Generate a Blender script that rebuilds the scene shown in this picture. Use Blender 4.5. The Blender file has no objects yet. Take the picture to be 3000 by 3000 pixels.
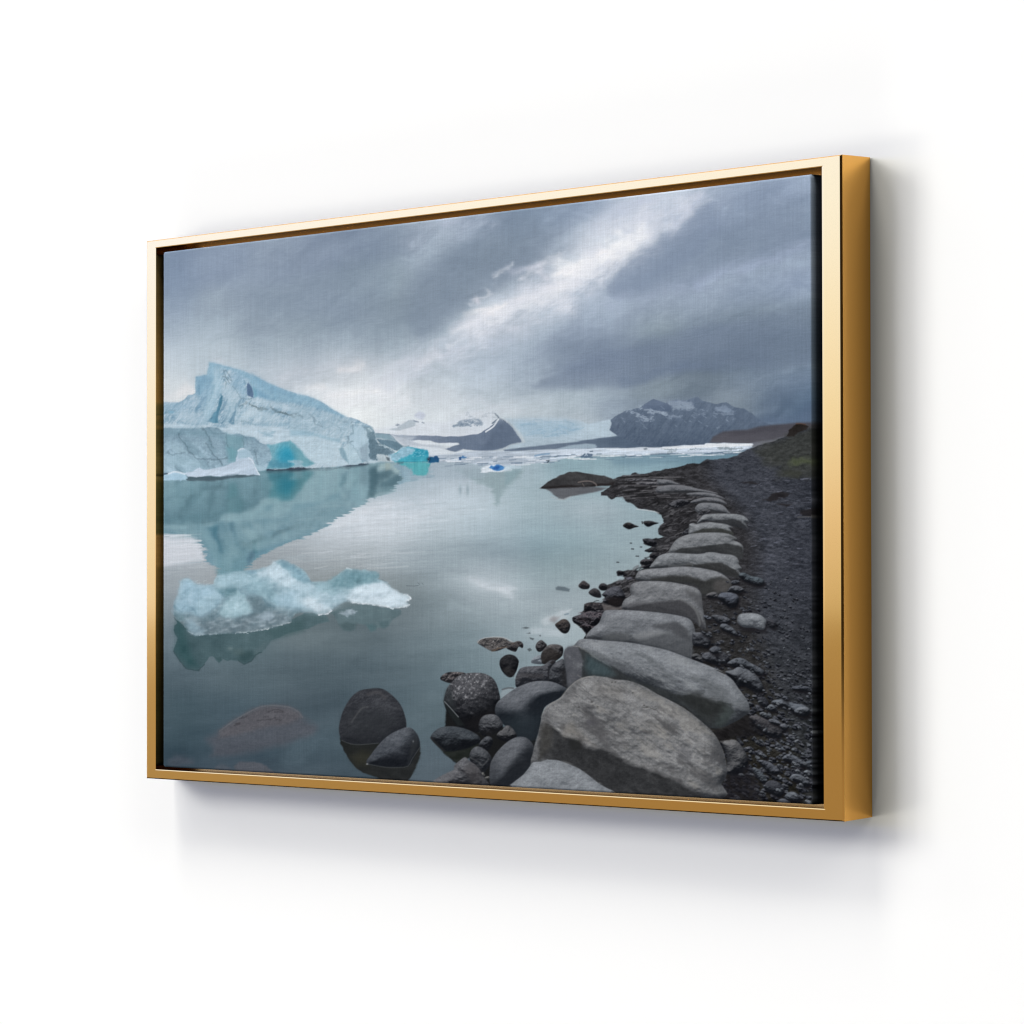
# Framed canvas print of a glacier lagoon on a white wall (Blender 4.5, bpy).
# The picture on the canvas is painted by the numpy routines below (polygons, noise, gradients) and
# stored as vertex colours of the canvas mesh: it is a flat print on a real flat canvas.
import bpy, bmesh, math
import numpy as np
# ---------------------------------------------------------------- the printed picture
import numpy as np
S=1.6; PX0,PY0,PX1,PY1=462.,496.,2430.,2372.
NX=int((PX1-PX0)/S)+1; NY=int((PY1-PY0)/S)+1
GX=(PX0+S*np.arange(NX)).astype(np.float32); GY=(PY0+S*np.arange(NY)).astype(np.float32)
X,Y=np.meshgrid(GX,GY)
img=np.zeros((NY,NX,3),np.float32)
_tab={}
def _lat(seed):
    if seed not in _tab: _tab[seed]=np.random.RandomState(seed+11).rand(256,256).astype(np.float32)*2-1
    return _tab[seed]
def vnoise(u,v,seed):
    t=_lat(seed); iu=np.floor(u); iv=np.floor(v); fu=u-iu; fv=v-iv
    iu=iu.astype(np.int32); iv=iv.astype(np.int32)
    fu=fu*fu*(3-2*fu); fv=fv*fv*(3-2*fv)
    a=t[iv&255,iu&255]; b=t[iv&255,(iu+1)&255]; c=t[(iv+1)&255,iu&255]; d=t[(iv+1)&255,(iu+1)&255]
    return (a+(b-a)*fu)*(1-fv)+(c+(d-c)*fu)*fv
def fbm(x,y,sx,sy,octv=4,seed=0,ang=0.,gain=.55):
    if ang:
        ca,sa=np.cos(np.radians(ang)),np.sin(np.radians(ang)); x,y=x*ca+y*sa,-x*sa+y*ca
    u=x/sx; v=y/sy; o=0; a=1.; n=0
    for k in range(octv):
        o=o+a*vnoise(u+17.3*k,v+9.1*k,seed+k); n+=a; a*=gain; u=u*2.03; v=v*2.03
    return o/n*1.6
def relief(x,y,sx,sy,seed,ang=0.,octv=5,light=(-.5,-.85)):
    """shading of a noise height field, about -1..1"""
    h=fbm(x,y,sx,sy,octv,seed,ang)*min(sx,sy)
    gy,gx=np.gradient(h,S); g=-(gx*light[0]+gy*light[1])
    return np.tanh(g*.55)
def ridge(x,y,sx,sy,seed,ang=0.,p=5,octv=4): return np.clip(1-np.abs(fbm(x,y,sx,sy,octv,seed,ang)),0,1)**p
def sst(a,b,x):
    t=np.clip((x-a)/(b-a),0,1); return t*t*(3-2*t)
def tp(ox,oy,size,pts):
    k=size/1932.
    return [(ox+a*k,oy+b*k) for a,b in pts]
tA=lambda p:tp(470,1040,420,p); tB=lambda p:tp(850,1040,420,p); tC=lambda p:tp(1100,1120,400,p)
tD=lambda p:tp(1480,1120,470,p); tE=lambda p:tp(1940,1120,480,p); tF=lambda p:tp(470,1560,770,p)
tG=lambda p:tp(490,1600,400,p); tH=lambda p:tp(850,1600,400,p); tI=lambda p:tp(590,1940,650,p)
tJ=lambda p:tp(1240,1780,560,p); tK=lambda p:tp(1600,1480,480,p); tL=lambda p:tp(1580,1840,560,p)
tM=lambda p:tp(1960,1500,460,p); tN=lambda p:tp(1960,1920,460,p)
def smooth(pts,n=4,closed=True):
    p=np.array(pts,float); m=len(p); out=[]
    for i in range(m if closed else m-1):
        g=(lambda j:p[j%m]) if closed else (lambda j:p[min(max(j,0),m-1)])
        p0,p1,p2,p3=g(i-1),g(i),g(i+1),g(i+2)
        for k in range(n):
            t=k/n
            out.append(.5*((2*p1)+(-p0+p2)*t+(2*p0-5*p1+4*p2-p3)*t*t+(-p0+3*p1-3*p2+p3)*t**3))
    if not closed: out.append(p[-1])
    return np.array(out)
def bbox(pts,pad):
    p=np.asarray(pts); x0,y0=p.min(0)-pad; x1,y1=p.max(0)+pad
    i0=max(0,int((x0-PX0)/S)); i1=min(NX,int((x1-PX0)/S)+2); j0=max(0,int((y0-PY0)/S)); j1=min(NY,int((y1-PY0)/S)+2)
    return (slice(j0,max(j0,j1)),slice(i0,max(i0,i1)))
def sdf(pts,x,y,closed=True):
    p=np.asarray(pts,np.float32); d=np.full(x.shape,1e9,np.float32); ins=np.zeros(x.shape,bool)
    m=len(p)
    for i in range(m if closed else m-1):
        ax,ay=p[i]; bx,by=p[(i+1)%m]; ex,ey=bx-ax,by-ay; L=ex*ex+ey*ey
        if L<1e-9: continue
        px=x-ax; py=y-ay
        t=np.clip((px*ex+py*ey)/L,0,1)
        d=np.minimum(d,(px-t*ex)**2+(py-t*ey)**2)
        if closed and ay!=by:
            c=((ay>y)!=(by>y))&(px<ex*py/ey)
            ins^=c
    d=np.sqrt(d)
    return np.where(ins,d,-d) if closed else d
def blend(sl,m,col):
    a=m[...,None]
    img[sl]=img[sl]*(1-a)+np.asarray(col,np.float32)*a
def fill(pts,col,blur=1.6,alpha=1.,sm=0,jag=None,tex=None,inset=0.):
    """soft polygon; col = rgb or f(x,y,d); jag=(amp,sx,sy,seed); tex=(amp,sx,sy,oct,seed,ang)"""
    if sm: pts=smooth(pts,sm)
    pad=blur*2+(jag[0]*2 if jag else 0)
    sl=bbox(pts,pad); x=X[sl]; y=Y[sl]
    if x.size==0: return
    xx,yy=x,y
    if jag:
        a,sx,sy,sd=jag[:4]
        xx=x+a*fbm(x,y,sx,sy,3,sd); yy=y+a*(jag[4] if len(jag)>4 else .6)*fbm(x,y,sx,sy,3,sd+40)
    d=sdf(pts,xx,yy)
    m=sst(-blur,blur,d-inset)*alpha
    c=col(x,y,d) if callable(col) else np.broadcast_to(np.array(col,np.float32),x.shape+(3,))
    if tex:
        for t in (tex if isinstance(tex,list) else [tex]):
            c=c+(t[0]*fbm(x,y,t[1],t[2],t[3],t[4],t[5] if len(t)>5 else 0))[...,None]
    blend(sl,m,c)
def stroke(pts,w,col,alpha=1.,sm=3,soft=1.2,jag=None,taper=False):
    if sm: pts=smooth(pts,sm,False)
    sl=bbox(pts,w*2+soft*3+(jag[0]*2 if jag else 0)); x=X[sl]; y=Y[sl]
    if x.size==0: return
    if jag: x=x+jag[0]*fbm(x,y,jag[1],jag[2],3,jag[3]); y=y+jag[0]*fbm(x,y,jag[1],jag[2],3,jag[3]+9)
    d=sdf(pts,x,y,False)
    blend(sl,alpha*(1-sst(w*.5-soft*.5,w*.5+soft,d)),col)
def blob(cx,cy,rx,ry,col,alpha,ang=0.,p=1.):
    R=max(rx,ry)*2.2; sl=bbox([(cx-R,cy-R),(cx+R,cy+R)],0); x=X[sl]-cx; y=Y[sl]-cy
    if x.size==0: return
    ca,sa=np.cos(np.radians(ang)),np.sin(np.radians(ang)); u=(x*ca+y*sa)/rx; v=(-x*sa+y*ca)/ry
    blend(sl,alpha*np.exp(-(u*u+v*v)**p),col)
def field(points,sig,aniso=1.,ang=0.):
    """smooth colour field through scattered samples (normalised gaussian weights), on a coarse grid"""
    q=8; gx=GX[::q]; gy=GY[::q]; cx,cy=np.meshgrid(gx,gy)
    ca,sa=np.cos(np.radians(ang)),np.sin(np.radians(ang))
    num=np.zeros(cx.shape+(3,)); den=np.zeros(cx.shape)
    for (px,py,c) in points:
        dx=cx-px; dy=cy-py; u=(dx*ca+dy*sa)/aniso; v=-dx*sa+dy*ca
        r=(u*u+v*v)/(sig*sig)
        w=np.exp(-r)+1e-4/(1+r*r); num+=w[...,None]*np.array(c); den+=w
    f=num/den[...,None]
    fx=np.clip(np.arange(NX)/q,0,len(gx)-1.001); fy=np.clip(np.arange(NY)/q,0,len(gy)-1.001)
    i=fx.astype(int); j=fy.astype(int); tx=(fx-i)[None,:,None]; ty=(fy-j)[:,None,None]
    a=f[j][:,i]; b=f[j][:,i+1]; c=f[j+1][:,i]; d=f[j+1][:,i+1]
    return ((a*(1-tx)+b*tx)*(1-ty)+(c*(1-tx)+d*tx)*ty).astype(np.float32)
def bl(a,k):
    """box-ish blur of a small raster"""
    for _ in range(2):
        for ax in (0,1):
            n=a.shape[ax]
            if n<3: continue
            kk=max(1,min(k,n//2-1)) if n>4 else 1
            pad=[(0,0)]*a.ndim; pad[ax]=(kk+1,kk)
            c=np.cumsum(np.pad(a,pad,mode='edge'),axis=ax,dtype=np.float64)
            hi=[slice(None)]*a.ndim; lo=[slice(None)]*a.ndim
            hi[ax]=slice(2*kk+1,None); lo[ax]=slice(0,-(2*kk+1))
            a=((c[tuple(hi)]-c[tuple(lo)])/(2*kk+1)).astype(np.float32)
    return a
def rock(pts,lit,dark,R=None,sm=4,rough=.35,grain=5.,seed=1,blur=1.5,light=(-.25,-.9,.45),bump=14.,jag=None,spec=0.,alpha=1.,amb=.06,streak=0.,mot=1.):
    """a stone: dome shading from the outline's distance field, bumps and grain"""
    def _t(c,k,o): g=sum(c)/3; return [k*(g+(v-g)*.5)+o+b_ for v,b_ in zip(c,(-2,0,3.5))]
    lit=_t(lit,.97,-1); dark=_t(dark,.78,-2)
    p=smooth(pts,sm) if sm else np.asarray(pts)
    sl=bbox(p,blur*2+3); x=X[sl]; y=Y[sl]
    if x.size<9 or min(x.shape)<4: return
    xx,yy=(x,y) if not jag else (x+jag[0]*fbm(x,y,jag[1],jag[1],3,seed+5),y+jag[0]*fbm(x,y,jag[1],jag[1],3,seed+6))
    d=sdf(p,xx,yy)
    if R is None: R=max(4.,float(d.max())*.95)
    t=np.clip(d/R,0,1); h=R*np.sqrt(np.clip(1-(1-t)**2,0,1))
    h=bl(h,max(1,int(R*.10/S)))+rough*bump*fbm(x,y,R*.9+6,R*.6+5,4,seed,20)
    gy,gx=np.gradient(h,S); n=1/np.sqrt(1+gx*gx+gy*gy)
    l=np.array(light)/np.linalg.norm(light)
    s=(-gx*l[0]-gy*l[1]+l[2])*n
    s=np.clip(amb+(1-amb)*s*1.05,0,1.15)
    g=grain*(np.random.RandomState(seed).randn(*x.shape).astype(np.float32)*.55+fbm(x,y,6,5,2,seed+3)*.8)
    if streak: g=g+streak*fbm(x,y,60,7,3,seed+8,33)
    if R>11: g=g+mot*(9*fbm(x,y,R*.55+8,R*.4+6,4,seed+31,20)+9*relief(x,y,9,7,seed+33,15,3)+5*relief(x,y,22,15,seed+35,20,3))
    c=np.array(dark,np.float32)+(np.array(lit,np.float32)-np.array(dark,np.float32))*s[...,None]
    c=c+g[...,None]*(.35+.65*s[...,None])
    if spec: c=c+(spec*np.clip(fbm(x,y,5,5,2,seed+21)-.15,0,1)*np.clip(s,0,1))[...,None]
    blend(sl,sst(-blur,blur,d)*alpha,c)

# ---- sky
SKY=[(490,800,(128,146,174)),(640,770,(136,152,178)),(800,760,(140,155,178)),(950,720,(136,151,175)),(1080,700,(132,148,173)),
(490,900,(136,153,178)),(650,900,(146,161,180)),(800,900,(138,154,173)),(950,880,(135,151,171)),(1060,820,(138,155,173)),
(490,980,(170,184,202)),(620,980,(165,180,197)),(760,970,(148,163,181)),(900,960,(142,158,175)),(1030,960,(140,156,175)),
(490,1060,(196,207,220)),(620,1040,(186,199,212)),(780,1040,(172,186,201)),(900,1040,(162,176,193)),(1030,1040,(155,170,187)),
(490,1150,(212,217,224)),(640,1060,(190,202,214)),(860,1090,(196,204,216)),(960,1090,(196,203,215)),(1030,1085,(206,210,220)),(1110,1120,(218,222,230)),
(1000,1150,(222,226,232)),(1080,1150,(233,235,238)),(1050,1200,(230,232,236)),(1180,1180,(212,218,225)),(1280,1150,(205,211,220)),(1300,1220,(212,218,226)),
(1130,700,(140,156,178)),(1230,680,(158,172,192)),(1320,640,(172,184,204)),(1420,650,(140,156,180)),(1530,640,(124,142,167)),(1640,620,(135,152,178)),(1730,590,(138,154,182)),
(1130,820,(142,159,175)),(1240,760,(150,165,185)),(1340,770,(131,147,168)),(1440,740,(128,144,163)),(1540,740,(134,150,170)),(1620,720,(150,164,186)),
(1150,900,(138,154,172)),(1250,870,(130,145,164)),(1340,880,(128,144,164)),(1500,800,(150,164,184)),(1590,800,(162,174,194)),
(1150,1000,(144,160,177)),(1250,970,(138,154,172)),(1330,930,(152,167,186)),(1420,930,(196,204,218)),(1520,890,(185,195,212)),(1600,850,(205,211,224)),(1690,790,(222,226,236)),(1740,700,(200,208,224)),
(1150,1070,(182,194,208)),(1230,1050,(186,196,210)),(1320,1010,(184,195,211)),(1430,1000,(180,192,209)),(1530,960,(180,192,208)),(1620,910,(178,190,208)),(1690,870,(165,178,200)),
(1300,1100,(186,198,212)),(1420,1090,(172,185,204)),(1530,1050,(160,174,194)),(1630,1000,(142,157,180)),(1720,950,(150,165,188)),
(1430,1160,(190,201,213)),(1550,1120,(160,174,192)),(1640,1080,(136,151,172)),(1730,1040,(128,143,166)),
(1830,620,(188,197,216)),(1930,590,(190,199,218)),(2010,570,(186,196,216)),(2080,560,(155,169,194)),(2200,550,(138,154,182)),(2350,540,(150,166,194)),
(1830,700,(214,219,230)),(1890,690,(190,198,216)),(1960,660,(152,167,192)),(2080,640,(130,146,174)),(2220,640,(134,150,176)),(2360,640,(140,157,182)),
(1830,790,(160,174,196)),(1930,760,(132,149,173)),(2050,740,(128,145,168)),(2180,730,(122,139,162)),(2300,700,(132,148,172)),(2380,690,(138,155,180)),
(1790,820,(166,179,202)),(1870,830,(140,156,178)),(2000,810,(136,151,175)),(2060,810,(150,164,188)),(2180,770,(146,161,184)),(2320,750,(152,167,191)),
(1800,900,(160,174,196)),(1920,880,(160,174,196)),(2060,870,(150,165,188)),(2200,850,(142,158,184)),(2340,840,(142,158,186)),
(1800,980,(146,161,183)),(1920,970,(138,154,176)),(2060,950,(132,148,174)),(2200,930,(124,140,164)),(2340,930,(124,141,164)),
(1800,1060,(136,151,173)),(1920,1050,(124,139,162)),(2060,1040,(110,125,147)),(2200,1010,(106,122,142)),(2340,1010,(110,128,148)),
(1560,1200,(186,196,206)),(1680,1170,(164,178,192)),(1780,1120,(158,172,188)),(1900,1110,(122,137,158)),(2050,1110,(112,127,150)),(2200,1090,(114,131,160)),(2350,1100,(116,134,166)),
(1680,1240,(178,189,200)),(1800,1180,(135,150,170)),(1900,1170,(124,139,160)),(2150,1180,(124,138,160)),(2280,1180,(100,118,148)),(2380,1190,(84,108,142)),(1450,1230,(190,200,210)),(1200,1260,(215,220,228))]
SKY=[(a,b,tuple(sum(c)/3+(v-sum(c)/3)*.84 for v in c)) for a,b,c in SKY]
SKY=[(a,b,(c[0]*.985,c[1]*.998,c[2]*(.992 if a<1900 or b<900 else .96))) for a,b,c in SKY]
img[:]=field(SKY,56,1.3,-20)
wx=X+40*fbm(X,Y,160,120,3,3); wy=Y+26*fbm(X,Y,140,110,3,5)
cl=fbm(wx,wy,330,85,5,7,-22)
soft=sst(480,700,X)*.6+.4
img+=(9*cl*soft)[...,None]*np.array([.97,.97,.9],np.float32)
wx=X+26*fbm(X,Y,80,60,3,13); wy=Y+22*fbm(X,Y,80,60,3,15)
img+=(7*fbm(wx,wy,150,55,5,17,-26)*np.clip((X-560)/500,.25,1)+3.5*fbm(wx,wy,60,34,4,19,-15))[...,None]*np.array([.97,.98,.94],np.float32)
img+=(3.2*relief(wx,wy,150,80,23,-24,3,(-.3,-.9))*np.clip((X-500)/400,.2,1)-4*np.exp(-((X-1150)/420)**2-((Y-790)/130)**2)-5*np.exp(-((X-2150)/300)**2-((Y-1040)/90)**2))[...,None]
# bright rifts in the cloud
def rift(pts,w,col,a,jag=(12,70,40,31)):
    p=smooth(pts,4,False); sl=bbox(p,w*3+20); x=X[sl]; y=Y[sl]
    x2=x+jag[0]*fbm(x,y,jag[1],jag[2],3,jag[3]); y2=y+jag[0]*fbm(x,y,jag[1],jag[2],3,jag[3]+4)
    d=sdf(p,x2,y2,False)/w
    br=np.clip(.82+.5*fbm(x,y,60,26,4,jag[3]+9,-28),0,1.2)
    blend(sl,np.clip(a*np.exp(-d*d)*br,0,1),col)
rift([(1330,965),(1390,935),(1450,905),(1505,880)],17,(236,235,240),.85)
rift([(1360,925),(1420,905),(1475,890)],9,(244,243,244),.6)
rift([(1396,872),(1401,882)],9,(226,225,233),.75,(4,40,30,3))
rift([(1520,880),(1570,865),(1630,850),(1680,828)],16,(232,231,238),.75)
rift([(1490,795),(1540,785),(1575,775)],10,(196,201,216),.6)
rift([(1588,790),(1600,800),(1610,818)],9,(222,222,232),.7)
rift([(1640,800),(1680,785),(1730,770),(1775,745)],17,(242,241,244),.9)
rift([(1690,805),(1740,780),(1790,755),(1840,722),(1890,690)],20,(244,243,246),.85)
rift([(1780,785),(1800,765),(1825,745)],12,(246,245,246),.6)
rift([(1830,680),(1900,650),(1960,630),(2000,610)],26,(214,219,232),.6)
rift([(1960,690),(1985,655),(2030,610),(2060,570)],14,(206,212,227),.55)
rift([(1760,650),(1820,620),(1900,590)],30,(192,200,218),.5)
rift([(1100,1140),(1150,1100),(1200,1080),(1280,1045)],20,(216,219,228),.55)
rift([(1140,1075),(1180,1068)],14,(222,224,231),.4)
rift([(1300,650),(1335,640)],18,(186,196,214),.5)
rift([(1000,1082),(1060,1078)],14,(222,222,226),.6)
rift([(980,1158),(1040,1150),(1110,1145)],11,(242,242,241),.85,(8,60,20,31))
rift([(900,1150),(950,1140)],12,(228,228,230),.5)
rift([(1440,1010),(1540,970)],20,(192,202,218),.4)
rift([(500,1172),(560,1140)],18,(226,226,228),.7)
def glow(pts,w,col,a):
    p=smooth(pts,4,False); sl=bbox(p,w*3+20); x=X[sl]; y=Y[sl]
    x2=x+30*fbm(x,y,90,60,4,77); y2=y+30*fbm(x,y,90,60,4,81); d=sdf(p,x2,y2,False)/w
    br=np.clip(.62+.75*fbm(x+12*fbm(x,y,40,30,2,83),y,70,30,5,86,-30)+.25*relief(x,y,34,20,88,-30,4),.05,1.35)
    blend(sl,np.clip(a*1.25*np.exp(-d*d)*br,0,1),col)
fill([(1790,850),(1860,800),(2000,720),(2200,640),(2400,560),(2400,700),(2330,735),(2240,765),(2130,795),(2050,835),(1960,850),(1850,880)],(126,141,162),18,.45,3,(12,60,36,112))
fill([(1560,1130),(1700,1060),(1850,1010),(2050,960),(2250,920),(2400,900),(2400,1060),(2200,1080),(2000,1090),(1900,1110),(1800,1130)],(110,124,145),20,.5,3,(14,70,36,113))
fill([(1230,1000),(1300,940),(1390,880),(1480,820),(1560,760),(1600,700),(1560,640),(1440,660),(1330,720),(1240,800),(1180,900)],(122,137,155),26,.42,3,(18,80,50,114))
fill([(640,800),(820,770),(1000,740),(1120,720),(1150,820),(1100,900),(980,930),(820,920),(680,880)],(130,145,165),40,.3,3,(20,90,50,115))
glow([(1120,1130),(1280,1040),(1450,960),(1620,880),(1760,790),(1900,690),(2010,610)],46,(206,212,224),.42)
glow([(1400,960),(1500,905),(1600,880),(1700,830),(1800,770),(1900,700)],34,(224,227,235),.5)
glow([(1560,850),(1660,790),(1760,720),(1880,650),(2010,585)],44,(212,217,228),.45)
glow([(1240,700),(1330,650),(1420,640)],34,(178,189,206),.4)
glow([(640,1060),(780,1085),(900,1090),(1010,1085)],26,(204,210,219),.35)
glow([(700,1130),(850,1160),(980,1165),(1080,1160),(1180,1165)],26,(228,231,236),.55)
glow([(1230,1160),(1350,1170),(1500,1180)],24,(204,211,219),.35)
rift([(1640,790),(1720,770),(1800,720),(1880,680)],24,(246,247,249),.7,(18,44,26,131))
rift([(1430,940),(1540,890),(1640,850),(1740,800)],17,(236,238,243),.5,(18,40,24,132))
for a,b in ((1400,880),(1470,800),(1560,790),(1610,760),(1700,830),(1340,1000),(1250,1060)): rift([(a-26,b+16),(a,b),(a+34,b-20)],8,(224,227,235),.4,(12,36,20,a))
# darker cloud banks with crisp edges below the rift
fill([(1800,800),(1850,745),(1900,715),(1950,690),(2000,660),(2060,600),(2110,640),(2060,720),(1980,790),(1860,860),(1790,850)],(128,143,165),17,.6,3,(14,60,40,12))
fill([(1640,1080),(1760,1020),(1900,1000),(2050,960),(2200,930),(2390,960),(2400,1040),(2200,1050),(2000,1080),(1800,1120)],(112,127,150),40,.35,3,(20,90,40,15))
rift([(2050,835),(2130,795),(2240,765),(2330,738),(2390,715)],17,(160,173,197),.6)
rift([(1800,890),(1900,860),(2000,845)],24,(166,178,200),.35)
rift([(1830,1120),(1900,1095),(2010,1080),(2130,1070)],16,(106,121,144),.5)

# ---- far land
SNOW=(214,220,228)
fill(tC([(-60,690),(170,640),(420,560),(560,520),(700,560),(860,560),(1000,560),(1200,470),(1300,420),(1480,400),(1650,420),(1700,500),(1760,560),(1760,800),(-60,800)]),(208,215,224),9,.75,3,None,(5,40,20,3,9))
fill(tC([(-100,730),(0,700),(200,700),(500,735),(900,740),(1200,745),(1420,735),(1600,640),(1740,520),(1760,760),(-100,800)]),(216,222,229),7,.8)
fill(tC([(190,668),(300,640),(380,590),(470,535),(530,530),(575,565),(560,605),(450,650),(340,685),(240,680)]),(172,184,194),2,.9,0,(3,20,10,4))
fill(tC([(560,460),(590,405),(650,400),(690,440),(690,500),(640,520),(580,490)]),(186,194,210),5,.8,2,(5,14,14,6),(8,12,8,3,3))
for i,(a,b) in enumerate([(545,545),(580,555),(660,568),(290,605),(310,595)]): stroke(tC([(a,b),(a+26,b+8)]),3,(120,134,150),.7,0)
# nunatak rocks on the snow dome
rs=np.random.RandomState(5)
for i in range(60):
    u=rs.rand(); a=1090+u*400; b=610-120*np.sin(u*2.6)*rs.rand()+rs.rand()*20-10*u
    L=10+rs.rand()*38
    stroke(tC([(a,b),(a+L,b-8+rs.rand()*14)]),1.6+rs.rand()*2.6,(116,134,152),.35+.35*rs.rand(),0,1.8,(3,6,4,i))
for q in ([(1280,470),(1300,430),(1330,460)],[(1340,550),(1420,555),(1460,575)],[(1150,605),(1250,600),(1330,590)],[(1500,460),(1600,440),(1680,425)],[(1640,500),(1700,490)],[(1400,610),(1440,590),(1500,580)],[(1500,490),(1560,470),(1570,480)]):
    stroke(tC(q),2.2,(112,130,148),.5,2,2,(4,6,4,8))
# long dark moraine band
fill(tC([(200,735),(420,752),(700,752),(1000,765),(1250,760),(1450,735),(1600,650),(1760,520),(1790,530),(1850,560),(1932,640),(1990,720),(2040,800),(2060,845),(1932,870),(1800,935),(1650,965),(1400,970),(1280,955),(1240,945),(1200,975),(1120,985),(980,945),(1100,905),(1190,880),(1170,862),(1050,860),(900,862),(780,830),(600,820),(520,830),(420,800)]),
     lambda x,y,d:np.array([104,118,138],np.float32)+(np.clip((1345-x)/140,0,1)*26+5*fbm(x,y,26,16,4,2,30))[...,None]*np.array([1,.95,.85]),1.4,1.,0,(2,20,10,3))
fill(tC([(200,735),(420,752),(560,770),(520,830),(640,870),(900,890),(1000,935),(700,930),(420,900),(330,850)]),(176,186,198),8,.85,0,None,(5,50,8,3,4))
fill(tC([(520,826),(640,830),(760,856),(900,862),(1050,858),(1170,862),(1190,882),(1060,890),(900,886),(740,888),(600,862)]),(214,221,228),2,.95,0,(2,20,8,7))
fill(tC([(380,905),(640,900),(900,930),(1080,985),(1130,988),(1240,944),(1290,960),(1450,970),(1650,968),(1800,965),(1932,975),(2000,1010),(1932,1040),(1400,1050),(1000,1020),(700,1000),(600,960)]),(206,214,222),3,.95,0,None,(4,30,6,3,6))
fill(tC([(1740,520),(1700,460),(1680,430),(1720,455),(1760,500),(1850,545),(1870,590),(1820,560),(1790,530)]),(70,84,100),1.2,.9,0,(3,10,8,3))
stroke(tC([(1740,520),(1690,600),(1650,640),(1560,700)]),4,(222,228,234),.9)
stroke(tC([(1770,515),(1840,545),(1870,560)]),3,(205,212,222),.7,0,1,(3,10,6,3))
fill(tC([(1640,580),(1700,530),(1735,515),(1690,570),(1660,590)]),(80,96,114),1.2,.8)
fill(tC([(1780,540),(1900,580),(1990,720),(2060,845),(1900,890),(1700,960),(1500,965),(1600,800),(1700,640)]),(88,102,122),9,.6,0,None,(7,24,12,4,12,30))
# glacier tongue behind
fill(tD([(-10,430),(120,440),(300,430),(520,428),(700,435),(880,455),(1000,500),(1150,470),(1290,440),(1260,560),(1390,640),(1100,690),(850,735),(500,770),(200,800),(-10,830),(60,760),(240,720),(200,620),(100,520)]),
     lambda x,y,d:np.array([172,190,203],np.float32)+(7*fbm(x,y,40,14,4,31,12)+7*relief(x,y,40,12,35,14)+np.clip((x-1700)/60,-.5,1)*5)[...,None],4,.92)
fill(tD([(120,460),(300,440),(560,440),(760,450),(900,520),(860,600),(640,640),(380,640),(200,620)]),(156,182,200),15,.65,2,None,(9,22,10,4,33,15))
for i,q in enumerate(([(200,520),(280,490),(360,500)],[(300,470),(420,455),(560,470)],[(600,480),(720,470),(820,490)],[(240,640),(340,610),(460,620)],[(480,660),(620,620),(760,620)],[(350,600),(420,570),(480,600)],[(560,590),(640,560),(720,590)],[(640,540),(760,560),(860,560)],[(770,600),(850,570),(940,540)])): stroke(tD(q),4,(138,168,190),.55,3,3,(6,12,6,i))
fill(tD([(-20,815),(250,780),(600,745),(860,715),(1100,680),(1390,640),(1700,640),(1960,700),(1960,800),(1600,790),(1100,795),(600,805),(300,815),(0,835)]),lambda x,y,d:np.array([100,114,132],np.float32)+np.clip((x-1600)/220,0,1)[...,None]*np.array([-19,-18,-17],np.float32),2.5,.95,0,(2,40,6,5),(5,30,10,3,3))
fill(tD([(620,800),(720,775),(820,750),(960,738),(1080,745),(1110,770),(1080,795),(860,800),(650,810)]),(156,174,188),2.5,.9,0,(2,20,6,9))
# right mountains
def mtn(x,y,d): return np.array([82,96,115],np.float32)+(4*fbm(x,y,30,20,4,51,35)+3*fbm(x,y,6,6,2,52)+6*relief(x,y,16,46,53,30)+np.clip((1290-y)/80,-.6,1.2)*11)[...,None]
fill(tD([(1255,575),(1280,500),(1270,450),(1360,390),(1450,340),(1620,305),(1700,250),(1785,200),(1932,250)])+tE([(60,235),(160,200),(290,215),(340,190),(420,172),(480,220),(560,240),(640,260),(700,240),(760,235),(850,295),(960,310),(1050,360),(1130,430),(1240,480),(1340,520),(1340,700),(700,725),(0,770)])+tD([(1700,800),(1350,640)]),mtn,1.5,.97,0,(1.2,9,7,5))
for q,w,a in (([(1620,300),(1700,325),(1760,350),(1860,350),(1940,375)],6,.75),([(1450,350),(1520,345),(1600,400),(1680,430),(1780,445)],6,.6),([(1540,370),(1640,420),(1720,460)],5,.45),([(1600,465),(1650,470)],3,.5)): stroke(tD(q),w,(170,184,200),a*.8,3,4,(7,7,5,4))
fill(tE([(60,235),(150,215),(280,230),(330,240),(380,300),(340,330),(200,320),(110,330),(120,290)]),(150,164,180),5,.75,0,(7,9,7,6),[(12,9,6,3,5)])
fill(tE([(620,280),(720,265),(800,310),(850,345),(760,360),(640,330)]),(140,156,176),4,.55,0,(6,16,10,8),(8,14,8,3,5))
for q,w,a in (([(0,345),(60,390),(130,400),(225,405)],5,.6),([(370,380),(430,378),(500,368)],3,.5),([(620,365),(720,372),(830,370)],4,.5),([(760,425),(770,450)],3,.6),([(830,430),(852,425)],3,.6),([(650,545),(690,515)],3,.5),([(340,300),(440,330),(540,330)],4,.3),([(640,320),(740,345),(840,350)],5,.4)): stroke(tE(q),w*.8,(164,179,196),a*.7,2,3,(5,7,5,4))
fill(tD([(1640,300),(1700,250),(1785,200),(1932,250)])+tE([(60,240),(110,300),(90,340),(0,345)])+tD([(1800,330),(1700,320)]),(84,98,120),2,.8,0,(3,14,10,5))
fill(tE([(1130,440),(1260,400),(1400,420),(1560,400),(1760,240),(1960,260),(1960,500),(1500,500),(1320,510)]),(88,104,128),20,.6,0,None,(4,40,20,3,9))
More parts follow.
